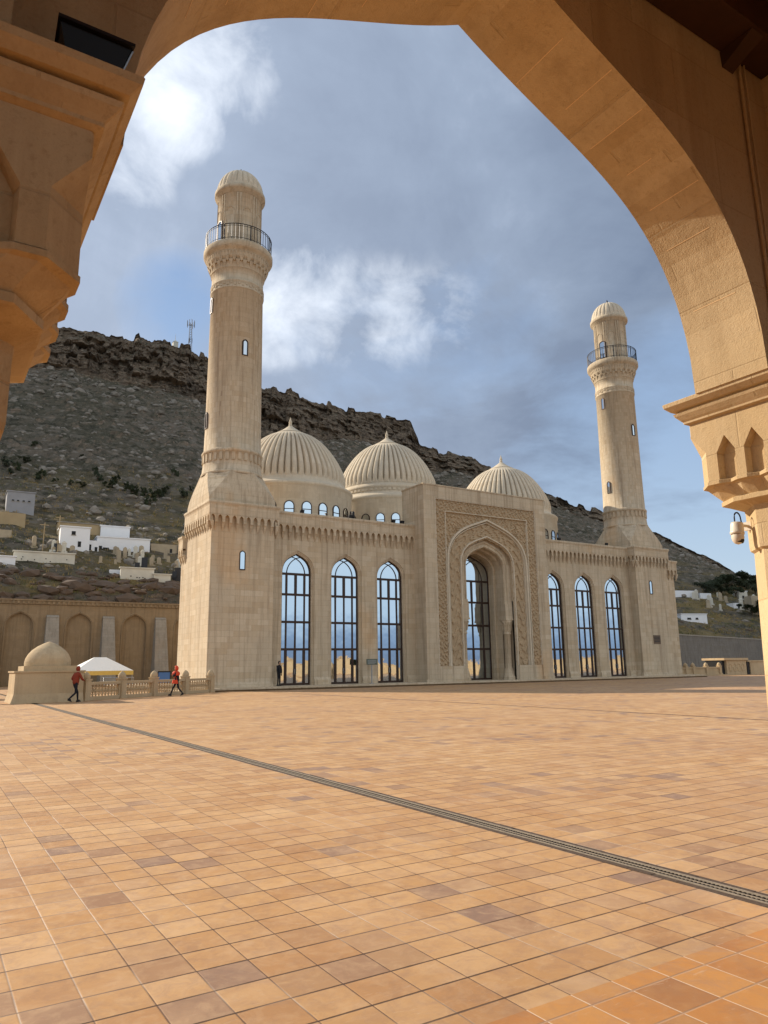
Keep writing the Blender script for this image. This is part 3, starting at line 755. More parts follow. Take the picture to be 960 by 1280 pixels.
# ------------------------------------------------------------------ arcade the photographer stands in
arc = tag(empty('arcade', (CX, CY, 0)), 'golden stone arcade with pointed arch and corbelled piers framing the view', 'arcade')
PER = 5.15; PC = [-.15+PER*k for k in (-2,-1,0,1,2,3)]
def ring8(cx, cy, h, c, z):
    k = h-c; return [(cx+px, cy+py, z) for px, py in ((h,-k),(h,k),(k,h),(-k,h),(-h,k),(-h,-k),(-k,-h),(k,-h))]
def niche_face(t, h, z0, z1, n=3, w=.13, dep=.06, half=None):
    """flat face (towards -y at y=-h) with pointed recesses standing on z0, returned for all four sides"""
    m_ = MB(); ars = []; st = .2
    for i in range(n):
        c = (i-(n-1)/2)*st; ars.append([(c-w/2,z0),(c-w/2,z1-.16),(c,z1-.05),(c+w/2,z1-.16),(c+w/2,z0)])
    panel(m_, -(half or h), half or h, z0, z1, ars, -h)
    for a in ars:
        bk = [(a[0][0]+.012,z0),(a[1][0]+.012,a[1][1]-.01),(a[2][0],a[2][1]-.02),(a[3][0]-.012,a[3][1]-.01),(a[4][0]-.012,z0)]
        reveal(m_, a, -h, -h+dep, b=bk); m_.add([(q[0],-h+dep,q[1]) for q in bk], [(0,1,2,3,4)])
    for k in range(4):
        rot = Matrix.Rotation(k*math.pi/2, 4, 'Z'); t.add([tuple(rot @ Vector(v)) for v in m_.v], m_.f)
def make_pier():
    o = empty('pier', (0,0,0), 0, arc)
    s_ = MB(); c8 = .586
    rs = [ring8(0,0,h,h*c8,z) for z, h in ((0,.40),(.25,.40),(.3,.34),(2.33,.288),(2.345,.308),(2.37,.312),(2.66,.312))]
    s_.rings(rs); s_.build('shaft', M['gold'], o)
    cp = MB()
    def star(h, c, z, zig):
        # square with cut corners whose sides fold in and out between the niches
        side = [(-(h-c), 0.), (-.265, 0.), (-.2, zig), (-.135, 0.), (-.065, 0.), (0., zig), (.065, 0.), (.135, 0.), (.2, zig), (.265, 0.)]; sc = (h-c)/.35
        pts = []
        for k in range(4):
            ca, sa = math.cos(k*math.pi/2), math.sin(k*math.pi/2)
            for x, d in side:
                x, y = max(-(h-c), x*sc) if x < 0 else x*sc, -(h-d)
                pts.append((x*ca-y*sa, x*sa+y*ca, z))
            x, y = (h-c), -h; pts.append((x*ca-y*sa, x*sa+y*ca, z))
        return pts
    def octo(r, z):
        # the shaft outline resampled to the same number of points
        base = star(.46, .11, z, 0.); out = []
        for px, py, _ in base:
            a = math.atan2(py, px); b2 = ((a+math.pi/8) % (math.pi/4))-math.pi/8; rr = r/math.cos(b2); out.append((rr*math.cos(a), rr*math.sin(a), z))
        return out
    cp.rings([octo(.313,2.60), octo(.318,2.63), star(.375,.10,2.66,.0), star(.385,.10,2.665,.0), star(.385,.10,2.695,.0), star(.375,.10,2.70,.012), star(.445,.11,2.785,.035), star(.466,.11,2.792,.035), star(.466,.11,2.814,.035), star(.455,.11,2.822,.05)], cap1=True)
    h_, c_ = .46, .11
    niche_face(cp, h_, 2.82, 3.17, w=.135, dep=.055, half=h_-c_)
    for k in range(4):                                            # cut corners closed by a small sloping pyramid
        rot = Matrix.Rotation(k*math.pi/2, 4, 'Z'); e = h_-c_
        tri = lambda L: [tuple(rot @ Vector(v)) for v in L]
        cp.add(tri([(e,-h_,2.82),(h_,-e,2.82),(h_,-e,3.03),(e,-h_,3.03)]), [(0,1,2,3)])
        cp.add(tri([(e,-h_,3.03),(h_,-e,3.03),(h_,-h_,3.17),(e,-h_,3.17),(h_,-e,3.17)]), [(0,1,2),(0,2,3),(1,4,2)])
    cp.rings([ring8(0,0,h,.008,z) for z, h in ((3.17,.46),(3.272,.46))])
    cp.build('capital', M['gold'], o)
    im = MB()
    im.rings([ring8(0,0,h,.005,z) for z, h in ((3.262,.463),(3.272,.485),(3.285,.487),(3.30,.50),(3.33,.525),(3.348,.532),(3.352,.512),(3.366,.512),(3.37,.545),(3.385,.56),(3.40,.575),(3.425,.58),(3.43,.574))])
    im.build('impost', M['gold'], o)
    return o
pr = make_pier()
for i, x in enumerate(PC):
    o = pr if i == 0 else copy_tree(pr, arc); o.location = (x, 2.65, 0)
ZS, ZA, ZTOP = 3.424, 5.43, 7.3
aw = MB(); YI, YO = 2.42, 2.945
archs = [arch_pts((a+b)/2, 1.985, ZS, ZS+.01, ZA, 26, .58) for a, b in zip(PC, PC[1:])]
for y in (YI, YO): panel(aw, PC[0]-.6, PC[-1]+.6, ZS, ZTOP, archs, y)
for a in archs: reveal(aw, a, YI, YO)
xs = [PC[0]-.6] + [q for a in archs for q in (a[0][0], a[-1][0])] + [PC[-1]+.6]
for i in range(0, len(xs), 2): aw.add([(xs[i],YI,ZS),(xs[i+1],YI,ZS),(xs[i+1],YO,ZS),(xs[i],YO,ZS)], [(0,1,2,3)])
for x in (PC[0]-.6, PC[-1]+.6): aw.add([(x,YI,ZS),(x,YO,ZS),(x,YO,ZTOP),(x,YI,ZTOP)], [(0,1,2,3)])
aw.box(PC[0]-.7, PC[-1]+.7, YI-.1, YO+.15, ZTOP, ZTOP+.25)
# joints of the arch stones: thin mortar lines on the soffit
jm = aw
for a in archs:
    n_ = len(a)
    for i in (4,8,11,14,17,20,23, n_-24,n_-21,n_-18,n_-15,n_-12,n_-9,n_-5):
        q0, q1 = Vector((a[i][0],a[i][1])), Vector((a[i+1][0],a[i+1][1])); t = (q1-q0).normalized(); nn_ = Vector((-t.y,t.x))
        c = (a[0][0]+a[-1][0])/2
        if nn_.dot(Vector((c,3.4))-q0) < 0: nn_ = -nn_
        p0 = q0; w_ = .0028
        ya, yb = sorted((rnd(YI+.01, YI+.2), rnd(YI+.25, YO-.01)))
        A_ = p0-t*w_+nn_*.0015; B_ = p0+t*w_+nn_*.0015
        jm.add([(A_.x,ya,A_.y),(B_.x,ya,B_.y),(B_.x,yb,B_.y),(A_.x,yb,A_.y)], [(0,1,2,3)], 1)
M['mortar'] = simple('pale_mortar', (.72,.50,.27), .95)
aw.build('arch_wall', [M['gold'], M['mortar']], arc)
for x in PC:                                                       # transverse ribs over each pier
    ct = MB(); ct.box(x-.2, x+.2, 2.16, YI, ZS, 6.15); ct.box(x-.2, x+.2, -2.6, 2.16, 5.45, 6.15)
    ct.build('transverse_rib', M['gold'], arc)
bw_ = MB(); bw_.box(PC[0]-.6, PC[-1]+.6, -3.2, -2.7, 0, 3.0); bw_.box(PC[0]-.6, PC[-1]+.6, -3.2, -2.7, 5.1, ZTOP)  # added unseen wall, kept dark and opened high up to set the inside light
for x in PC: bw_.box(x-.65, x+.65, -3.2, -2.7, 3.0, 5.1)
0; bw_.build('unseen_back_wall', M['shadestone'], arc)
cb_ = MB(); cb_.box(PC[0]-.6, PC[-1]+.6, -2.7, YI, 6.16, 6.3); cb_.build('ceiling', M['boards'], arc)
for y in (2.27, .7, -.9, -2.5):
    q = MB(); q.box(PC[0]-.6, PC[-1]+.6, y-.13, y+.13, 5.74, 6.04) if y != 2.27 else q.box(PC[0]-.6, PC[-1]+.6, 2.16, YI-.005, 5.74, 6.04)
    q.build('ceiling_beam', M['wood'], arc)
for x in (.75-PER, 4.6, .75-PER*2, PER*2-.6):
    q = MB(); q.box(x-.1, x+.1, -2.7, 2.16, 6.045, 6.155); q.build('ceiling_joist', M['wood'], arc)
for x in (4.38, 4.38-PER, 4.38+PER):
    q = MB(); q.hexa([(x-.06,2.30,5.68),(x+.06,2.30,5.68),(x+.06,YI,5.62),(x-.06,YI,5.62),(x-.07,2.18,5.735),(x+.07,2.18,5.735),(x+.07,YI,5.735),(x-.07,YI,5.735)])
    q.build('beam_corbel', M['wood'], arc)
q = MB(); q.tube([(4.50,2.40,5.73),(4.50,2.402,5.0),(4.515,2.402,4.2),(4.51,2.40,3.43)], .012, 6); q.tube([(4.56,2.40,5.73),(4.562,2.402,5.0),(4.56,2.402,4.2),(4.56,2.40,3.43)], .008, 6)
q.build('conduit', M['gold'], arc)

# floodlight standing on the left impost
t = tag(empty('floodlight', (CX+.285, CY+2.24, 3.427)), 'black box floodlight tilted on the ledge of the left arcade pier', 'floodlight'); t.scale = (.86,.86,.78)
q = MB(); q.hexa([(-.075,-.06,.04),(.085,-.06,.04),(.085,.06,.06),(-.075,.06,.06),(-.12,-.10,.20),(.13,-.10,.20),(.12,.08,.235),(-.11,.08,.235)])
q.hexa([(-.13,-.12,.20),(.14,-.12,.20),(.13,.09,.236),(-.12,.09,.236),(-.13,-.12,.215),(.14,-.12,.215),(.13,.09,.25),(-.12,.09,.25)])
q.build('lamp_housing', M['black'], t)
q = MB(); q.hexa([(.088,-.055,.045),(.094,-.055,.045),(.094,.055,.06),(.088,.055,.06),(.134,-.095,.2),(.140,-.095,.2),(.128,.075,.232),(.122,.075,.232)]); q.build('side_plate', M['steel'], t)
q = MB(); q.box(-.03,.03,-.03,.03,0,.05); q.build('bracket', M['iron'], t)

# CCTV dome camera on the right pier
t = tag(empty('security_camera', (CX+4.66, CY+2.93, 2.47)), 'cream dome security camera hanging from a short arm on the right pier', 'camera')
q = MB(); q.tube([(.16,-.02,.055),(.0,0,.055)], .012, 8); q.box(.135,.16,-.05,.02,.02,.09); q.build('wall_arm', M['plastic'], t)
q = MB(); q.lathe([(.0,.075),(.048,.073),(.052,.06),(.054,.0),(.058,-.004),(.058,-.02),(.05,-.026)], (0,0), 24)
q.v = [(v[0]-.0, v[1], v[2]) for v in q.v]; bo = q.build('housing', M['plastic'], t)
q = MB(); q.lathe([(.05,-.025),(.052,-.05),(.045,-.075),(.03,-.095),(.004,-.105)], (0,0), 20); ln_ = q.build('lens_dome', M['plastic'], t)
q = MB(); q.lathe([(.04,-.06),(.0435,-.07),(.036,-.09),(.004,-.1)], (.012,-.006), 16); q.build('lens', M['black'], bo)
q = MB(); q.tube([(-.015+.04-.045*math.cos(a), 0, .115+.045*math.sin(a)) for a in [math.pi*i/12 for i in range(13)]] + [(.07,-.005,.075)], .0065, 6)
q.tube([(-.02,0,.115),(-.02,0,.07)], .0065, 6); q.build('cable', M['black'], t)
bo.rotation_euler = (0,R(8),0); bo.parent.scale = (.8,.8,.85); bo.parent.location.x += .035

# low wall behind, seen in the windows' reflections
t = tag(empty('boundary_wall', (CX+20, CY-6.2, 0)), 'long golden stone boundary wall at the seaward edge of the plaza', 'wall')
q = MB(); x = 0.
while x < 125:
    L_ = rnd(5, 9); h_ = rnd(1.5, 2.5); q.box(x, x+L_, -.2, .2, 0, h_); q.box(x-.02, x+L_-.02, -.3, .3, h_, h_+.14); q.box(x-.35, x+.35, -.35, .35, 0, h_+.5); x += L_
q.build('wall', M['gold'], t)
# ------------------------------------------------------------------ left edge of the plaza: domed kiosk, balustrade, tent
t = tag(empty('domed_kiosk', (-36.65,-10.6,0)), 'low square stone block with a smooth pointed dome, left of the balustrade', 'kiosk')
q = MB(); q.hexa([(-1.72,-.12,0),(1.66,-.12,0),(1.66,3.0,0),(-1.72,3.0,0),(-1.6,0,.45),(1.62,0,.45),(1.62,2.9,.45),(-1.6,2.9,.45)]); q.box(-1.6,1.62,0,2.9,.45,1.5); q.box(-1.66,1.68,-.06,2.96,1.5,1.58)
q.build('wall', M['rail'], t)
q = MB(); q.box(-1.22,1.3,.2,2.7,1.58,1.82); q.build('dome_base', M['rail'], t)
q = MB(); q.lathe([(1.12,1.82),(1.13,2.0),(1.09,2.2),(.98,2.42),(.80,2.64),(.55,2.83),(.27,2.98),(.10,3.05),(.02,3.08)], (.04,1.45), 40); q.build('dome', M['rail'], t)

RA, RB = Vector((-34.85,-9.66,0)), Vector((-24.9,-2.1,0)); RD = (RB-RA); RLN = RD.length; RANG = math.atan2(RD.y, RD.x)
def balustrade(name, label, loc, rz, L, ts, ph=.95, pz=1.12, dome=True, lattice=True):
    t = tag(empty(name, loc, rz), label, 'balustrade')
    for u in ts:
        c = u*L; q = MB(); q.box(c-.2, c+.2, -.2, .2, 0, pz); q.box(c-.24, c+.24, -.24, .24, 0, .14); q.box(c-.23, c+.23, -.23, .23, pz-.08, pz)
        po_ = q.build('post', M['rail'], t)
        q = MB(); q.lathe([(.21,pz),(.225,pz+.08),(.20,pz+.2),(.12,pz+.31),(.02,pz+.38)], (c,0), 20); q.build('post_cap', M['rail'], po_)
    for u0, u1 in zip(ts, ts[1:]):
        a, b2 = u0*L+.2, u1*L-.2; q = MB()
        q.box(a, b2, -.13, .13, 0, .2); q.box(a, b2, -.14, .14, ph-.14, ph)
        q.box(a, a+.1, -.1, .1, .2, ph-.14); q.box(b2-.1, b2, -.1, .1, .2, ph-.14)
        if lattice:
            n_ = max(2, round((b2-a)/.26)); st = (b2-a-.2)/n_; zc, hz = (.2+ph-.14)/2, (ph-.34)/2
            for i in range(n_):
                xc = a+.1+st*(i+.5)
                for sg in (-1, 1):
                    for dz in (-hz/2, hz/2):
                        q.tube([(xc-st/2,0,zc+dz-sg*hz/2),(xc+st/2,0,zc+dz+sg*hz/2)], .021, 4, smooth=False)
                q.lathe([(0.001,zc-.09),(.05,zc-.05),(.05,zc+.05),(0.001,zc+.09)], (xc,0), 6, smooth=False)
            for i in range(n_+1): xx = a+.1+st*i; q.box(xx-.02, xx+.02, -.03, .03, .2, ph-.14)
            q.box(a, b2, -.03, .03, zc-.02, zc+.02)
        else: q.box(a+.1, b2-.1, -.05, .05, .2, ph-.14)
        q.build('panel', M['rail'], t)
    return t
balustrade('balustrade', 'stone balustrade of pierced panels and domed posts between kiosk and left tower', RA, RANG, RLN, (.012,.235,.46,.71,.935))
t = empty('tmp'); bpy.data.objects.remove(t)

t = tag(empty('party_tent', (-30.2,10.3,0)), 'white pitched tent with yellow trim behind the balustrade', 'tent')
q = MB(); q.hexa([(-2.15,-2,1.5),(2.15,-2,1.5),(2.15,2,1.5),(-2.15,2,1.5),(-.45,-.05,2.55),(.45,-.05,2.55),(.45,.05,2.55),(-.45,.05,2.55)]); q.build('canopy', M['tent'], t)
q = MB(); q.box(-2.15,2.15,-2.01,-1.97,1.18,1.5); q.box(-2.15,2.15,1.97,2.01,1.18,1.5); q.box(-2.15,-2.11,-1.97,1.97,1.18,1.5); q.box(2.11,2.15,-1.97,1.97,1.18,1.5); q.build('valance', M['tentwall'], t)
for x in (-2.08, 2.08):
    for y in (-1.94, 1.94):
        q = MB(); q.tube([(x,y,-.05),(x,y,1.5)], .035, 8); q.build('leg', M['steel'], t)
# blue notice stand and low bench behind the rail
t = tag(empty('notice_stand', (-27.4,2.0,0)), 'blue framed notice stand behind the balustrade by the mosque corner', 'sign')
q = MB(); q.box(-.55,.55,-.03,.03,.7,1.5); q.build('panel', M['blue'], t); t.scale = (.75,.75,.9)
q = MB(); q.box(-.62,-.55,-.05,.05,0,1.6); q.box(.55,.62,-.05,.05,0,1.6); q.box(-.55,.55,-.05,.05,1.5,1.6); q.build('frame', M['black'], t)
t = tag(empty('barrier_rail', (-30.6,1.6,0)), 'low metal tube rail behind the balustrade between tent and notice stand', 'rail')
q = MB(); q.tube([(-1,0,0),(-1,0,1.05),(1,0,1.05),(1,0,0)], .03, 8); q.tube([(-1,0,.6),(1,0,.6)], .02, 8); q.build('tube_frame', M['steel'], t)
# yellow trestle and grey shade at the far left
t = tag(empty('folding_barrier', (-39.3,-9.9,0)), 'yellow folding barrier leaning at the far left beside the kiosk', 'barrier')
for s in (-1, 1):
    q = MB()
    for x in (-.4, .35): q.hexa([(x,s*.30-.02,0),(x+.06,s*.30-.02,0),(x+.06,s*.30+.02,0),(x,s*.30+.02,0),(x,s*.03-.02,1.05),(x+.06,s*.03-.02,1.05),(x+.06,s*.03+.02,1.05),(x,s*.03+.02,1.05)])
    for z in (.35,.65,.92): q.box(-.4,.41,s*(.30-.26*z)-.025,s*(.30-.26*z)+.025,z,z+.12)
    q.build('leaf_frame', M['yellow'], t)
t = tag(empty('shade_canopy', (-40.0,-2.0,0)), 'dark grey canopy on posts at the far left edge behind the kiosk', 'canopy')
q = MB(); q.hexa([(-1.5,-1.2,1.55),(1.3,-1.2,1.55),(1.3,1.2,1.55),(-1.5,1.2,1.55),(-1.2,-.9,1.75),(1.,-.9,1.75),(1.,.9,1.75),(-1.2,.9,1.75)]); q.build('canopy_top', M['steel'], t)
for x in (-1.4, 1.2):
    q = MB(); q.box(x-.04,x+.04,-1.1,-1.02,0,1.55); q.box(x-.04,x+.04,1.02,1.1,0,1.55); q.build('post', M['iron'], t)
q = MB(); q.box(-1.3,1.1,-.2,.2,.0,1.3); q.build('counter', M['black'], t)

# right edge: balustrade and gate block
t = balustrade('balustrade', 'sunlit stone balustrade with ball-capped posts right of the mosque', (29.2,1.5,.12), 0, 7.9, (.0,.155,.32,.62,.93), .85, .98, True, False)
q = MB(); q.box(-.5,8.2,-.4,.5,-.12,.0); q.build('kerb', M['rail'], t)
t = tag(empty('gate_block', (36.95,1.5,0)), 'carved stone gate block with a flat overhanging cap beside the right balustrade', 'gatehouse')
q = MB(); q.box(.55,4.4,-.35,2.2,0,1.7)
for i in range(4):
    xc = 1.25+.8*i
    for a in range(6): q.tube([(xc+.3*math.cos(R(60*a)),-.36,.85+.45*math.sin(R(60*a))),(xc+.3*math.cos(R(60*a+60)),-.36,.85+.45*math.sin(R(60*a+60)))], .05, 4, smooth=False)
q.build('wall', M['rail'], t); q = MB(); q.box(-.1,4.6,-.55,2.4,1.7,1.95); q.build('cap', M['rail'], t)
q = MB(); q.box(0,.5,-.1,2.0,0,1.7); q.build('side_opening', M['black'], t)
t = tag(empty('parapet_wall', (41.9,1.5,0)), 'plain stone parapet wall with coping, right of the gate block', 'wall')
q = MB(); q.box(.5,4.2,-.2,.2,0,1.5); q.box(4.9,30,-.2,.2,0,1.5); q.build('wall', M['rail'], t); q = MB(); q.box(-.1,30.1,-.3,.3,1.5,1.66); q.build('coping', M['rail'], t)
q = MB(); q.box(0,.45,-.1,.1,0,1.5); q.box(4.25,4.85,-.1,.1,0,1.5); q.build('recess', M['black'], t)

# ------------------------------------------------------------------ retaining walls
t = tag(empty('retaining_wall', (0,36,0)), 'tall tan retaining wall with blind pointed arches and grey buttresses', 'wall')
q = MB(); xs0, xs1 = -66., 22.
cen = [-33.6+6.0*k for k in range(-5, 10)]
ars = [arch_pts(c, 1.32, 0, 6.2, 7.75, 10) for c in cen]
panel(q, xs0, xs1, 0, 8.6, ars, 0)
for a in ars:
    reveal(q, a, 0, .35); fill_arch(q, a, .35)
for c in cen: band(q, arch_pts(c, 1.45, 0, 6.2, 7.9, 10), .07, -.06, .02)
q.box(xs0, xs1, .36, 1.2, 0, 8.9)
q.box(xs0, xs1, -.10, .36, 8.62, 9.0); q.box(xs0, xs1, -.22, .5, 9.0, 9.15)
for i in range(int((xs1-xs0)/.5)): q.box(xs0+i*.5, xs0+i*.5+.24, -.2, -.1, 8.68, 8.96)
q.build('wall', M['wall'], t)
for c in [-30.4+5.85*k for k in range(-5, 9)]:
    q = MB(); q.hexa([(c-.85,-1.9,0),(c+.85,-1.9,0),(c+.85,.1,0),(c-.85,.1,0),(c-.62,-.35,7.25),(c+.62,-.35,7.25),(c+.62,.1,7.25),(c-.62,.1,7.25)])
    q.hexa([(c-.64,-.38,7.25),(c+.64,-.38,7.25),(c+.64,.1,7.25),(c-.64,.1,7.25),(c-.6,-.1,7.5),(c+.6,-.1,7.5),(c+.6,.1,7.5),(c-.6,.1,7.5)])
    q.build('buttress', M['butt'], t)
t = tag(empty('stone_wall', (0,36,0)), 'long grey coursed stone wall below the right hillside', 'wall')
HW = [(22,9.0),(60,7.4),(78,6.4),(104,5.7),(200,4.6)]
q = MB()
xx = [22+3*i for i in range(60)]
for a, b2 in zip(xx, xx[1:]):
    ha, hb = lerp_tab(HW, a), lerp_tab(HW, b2)
    q.hexa([(a,0,0),(b2,0,0),(b2,1,0),(a,1,0),(a,.5,ha),(b2,.5,hb),(b2,1,hb),(a,1,ha)])
q.build('wall', M['greywall'], t)
q = MB()
for a, b2 in zip(xx, xx[1:]):
    ha, hb = lerp_tab(HW, a), lerp_tab(HW, b2)
    q.hexa([(a,.4,ha),(b2,.4,hb),(b2,1.1,hb),(a,1.1,ha),(a,.4,ha+.22),(b2,.4,hb+.22),(b2,1.1,hb+.22),(a,1.1,ha+.22)])
q.build('coping', M['butt'], t)

# ------------------------------------------------------------------ hill
EL = [(-70,6),(-40,14),(-20,18),(3,23.3),(6,23.7),(7.3,23.9),(9.3,23.95),(10.7,23.95),(12.8,23.95),(14.6,23.8),(16.5,23.6),(17.9,22.9),(22.3,21),(25,20.75),(28.2,20),(31.5,19.3),(34.3,18.5),(34.9,17.2),(36.3,16.6),(38.2,16.4),(39.2,16.0),(39.8,15.2),(42.3,14.5),(45.3,12.7),(47,11.9),(48.7,11.1),(52.9,9.2),(54.2,8.4),(56.7,6.75),(58.8,4.95),(62,3.2),(68,1.2),(80,.5)]
DT = [(-70,200),(-20,225),(10,226),(20,230),(25,240),(33,275),(40,295),(47,310),(53,330),(59,360),(70,400)]
DC = [(-70,2.6),(6,2.8),(9.5,3.0),(14,3.4),(17.5,3.4),(22,3.5),(26,3.0),(29,2.4),(35,2.1),(40,1.5),(46,.9),(53,.5),(60,.25)]
def wall_d(a): return min(420., (36.6-CY)/max(.2, math.cos(R(a))))
def low_profile(a):
    """(distance beyond the wall, height) nodes of the terraces at azimuth a"""
    lf = [(0,8.7),(.8,8.9),(2.2,10.6),(5.5,12.1),(10.5,14.5),(11.5,15.0),(16.5,17.3),(22.5,20.),(32.5,25.1),(42.5,30.8)]
    x = CX+math.sin(R(a))*wall_d(a); hw = lerp_tab(HW, x) if x > 22 else 8.7
    rt = [(0,hw-.3),(2,hw),(8,hw+1.6),(18,10.2),(20,10.6),(30,13.2),(52,18.2),(56,18.8),(66,22.5),(80,26.5)]
    w = smooth(22, 48, a)
    return [(p[0]*(1-w)+q[0]*w, p[1]*(1-w)+q[1]*w) for p, q in zip(lf, rt)]
def fbm(x, y, z, oct=5):
    return noise.fractal(Vector((x, y, z)), .9, 2.1, oct)
def column(a):
    dw = wall_d(a); lp = low_profile(a); el = lerp_tab(EL, a); dt = lerp_tab(DT, a); dc = lerp_tab(DC, a)
    dt = max(dt, dw+lp[-1][0]+40)
    hz = CH+math.tan(R(el))*dt
    db = dt-(4+dc*3.2); zb = CH+math.tan(R(max(.2, el-dc)))*db
    return dw, lp, dt, hz, db, zb
def surface_z(x, y):
    """terrain height (without rock detail) under a world point"""
    a = math.degrees(math.atan2(x-CX, y-CY)); d = math.hypot(x-CX, y-CY); dw, lp, dt, hz, db, zb = column(a)
    k = d-dw
    if k <= lp[-1][0]: return lerp_tab(lp, k)+gz(x, y, min(1, max(0, k-2)/12)*.55)
    u = (d-dw-lp[-1][0])/(db-dw-lp[-1][0])
    return lp[-1][1]+(zb-lp[-1][1])*(u**1.08)+gz(x, y, 1.)
def gz(x, y, w): return w*(fbm(x*.045, y*.045, 1.3)*1.5+fbm(x*.16, y*.16, 5.1, 4)*.7)
azs = []
a = -60.
while a < 84: azs.append(a); a += .12 if 1.5 < a < 60.5 else .8
rows = []
for a in azs:
    dw, lp, dt, hz, db, zb = column(a); sa, ca = math.sin(R(a)), math.cos(R(a)); colm = []
    def pt(d, z): return (CX+sa*d, CY+ca*d, z)
    kmax = lp[-1][0]
    for i in range(70):                                           # terraces
        k = kmax*i/70; d = dw+k; x, y = CX+sa*d, CY+ca*d
        led = 0
        if 0 < k < 9 and a < 40: led = (fbm(x*.35, y*.35, 2.)*.9)*smooth(.5,1.5,k)*(1-smooth(3.5,6,k))
        colm.append(pt(d+led, lerp_tab(lp, k)+gz(x, y, min(1, max(0, k-2)/12)*.55)+led*.6))
    for i in range(110):                                          # scree slope
        u = i/110; d = dw+kmax+(db-dw-kmax)*u; x, y = CX+sa*d, CY+ca*d
        z = lp[-1][1]+(zb-lp[-1][1])*(u**1.08)+gz(x, y, 1.-.3*u)
        z += .8*abs(fbm(x*.4, y*.4, 9., 4))*smooth(.05,.2,u)
        colm.append(pt(d, z))
    gul = fbm(a*.55, 3.3, 0., 4); cre = fbm(a*.9, 7.7, 0., 5); blk = math.floor(a*1.7+fbm(a*.8,1,1)*1.2)
    rb = noise.cell(Vector((blk*1.37, 3.1, .5)))
    zt = hz + (dc_h := (hz-zb))*0 + cre*.9 + (rb-.5)*1.4*smooth(5,12,a)*(1-smooth(50,58,a))
    NS = 64
    for i in range(NS):                                           # cliff in beds
        u = i/NS; z = zb+(zt-zb)*u
        bed = noise.cell(Vector((math.floor(z*.42+fbm(a*.25,2,2)*.8), 11.3, blk*.21)))
        und = fbm(a*1.4, z*.22, 4., 5)
        bi = math.floor(z*.42+fbm(a*.25,2,2)*.8); env = math.sin(math.pi*min(1,u*1.02))**.5
        jt = noise.cell(Vector((math.floor(a*1.55+bi*.37+fbm(a*1.1,z*.3,6.)*.35)+.5, bi*1.31+.5, 2.7)))
        jt2 = noise.cell(Vector((math.floor(a*3.3+bi*.61)+.5, math.floor(z*.95)+.5, 8.1)))
        d = db+(dt-db)*(u**1.6)*.75 - (bed-.35)*1.9*env - gul*2.6 - und*.7 - (jt-.5)*1.7*env - (jt2-.5)*.8*env
        d -= .45*fbm(a*5.2, z*.6, 8., 4)
        colm.append(pt(d, z))
    dtop = dt
    for k, dd in enumerate((0., 1.5, 4, 9, 20, 60, 160, 400)):
        x, y = CX+sa*(dtop+dd), CY+ca*(dtop+dd)
        colm.append(pt(dtop+dd, zt+.25*fbm(x*.2,y*.2,3.)*min(1,dd)-dd*.22))
    rows.append(colm)
h = MB(); n_ = len(rows[0])
h.add([p for c in rows for p in c], [(i*n_+j, (i+1)*n_+j, (i+1)*n_+j+1, i*n_+j+1) for i in range(len(rows)-1) for j in range(n_-1)], 0, False)
ho = h.build('hill', M['hill']); kind(ho)

# rubble strewn over the slope: uncountable
ico = bmesh.new(); bmesh.ops.create_icosphere(ico, subdivisions=1, radius=1.); iv = [v.co.copy() for v in ico.verts]; iff = [tuple(v.index for v in f.verts) for f in ico.faces]; ico.free()
rb = MB()
def rock_at(mb, x, y, z, s):
    e = Vector((rnd(.7,1.5), rnd(.7,1.3), rnd(.45,.9)))*s; rot = Matrix.Rotation(rnd(0,6.3), 3, 'Z') @ Matrix.Rotation(rnd(-.5,.5), 3, 'X'); o = rnd(0, 99)
    mb.add([tuple(rot @ Vector((v.x*e.x, v.y*e.y, v.z*e.z))*(1+.35*noise.noise(v*1.7+Vector((o,0,0))))+Vector((x,y,z))) for v in iv], iff)
for i in range(8500):
    a = rnd(1.5, 60); dw, lp, dt, hz, db, zb = column(a); u = random.random()**.8
    d = dw+6+(db-dw-5)*u
    if a > 34 and u < .25 and random.random() < .6: continue
    x, y = CX+math.sin(R(a))*d, CY+math.cos(R(a))*d
    s = (.11+.85*random.random()**7)*(1+.5*(u > .8)); rock_at(rb, x, y, surface_z(x, y)+s*.12, s)
kind(rb.build('rubble', M['rubble']), 'stuff')

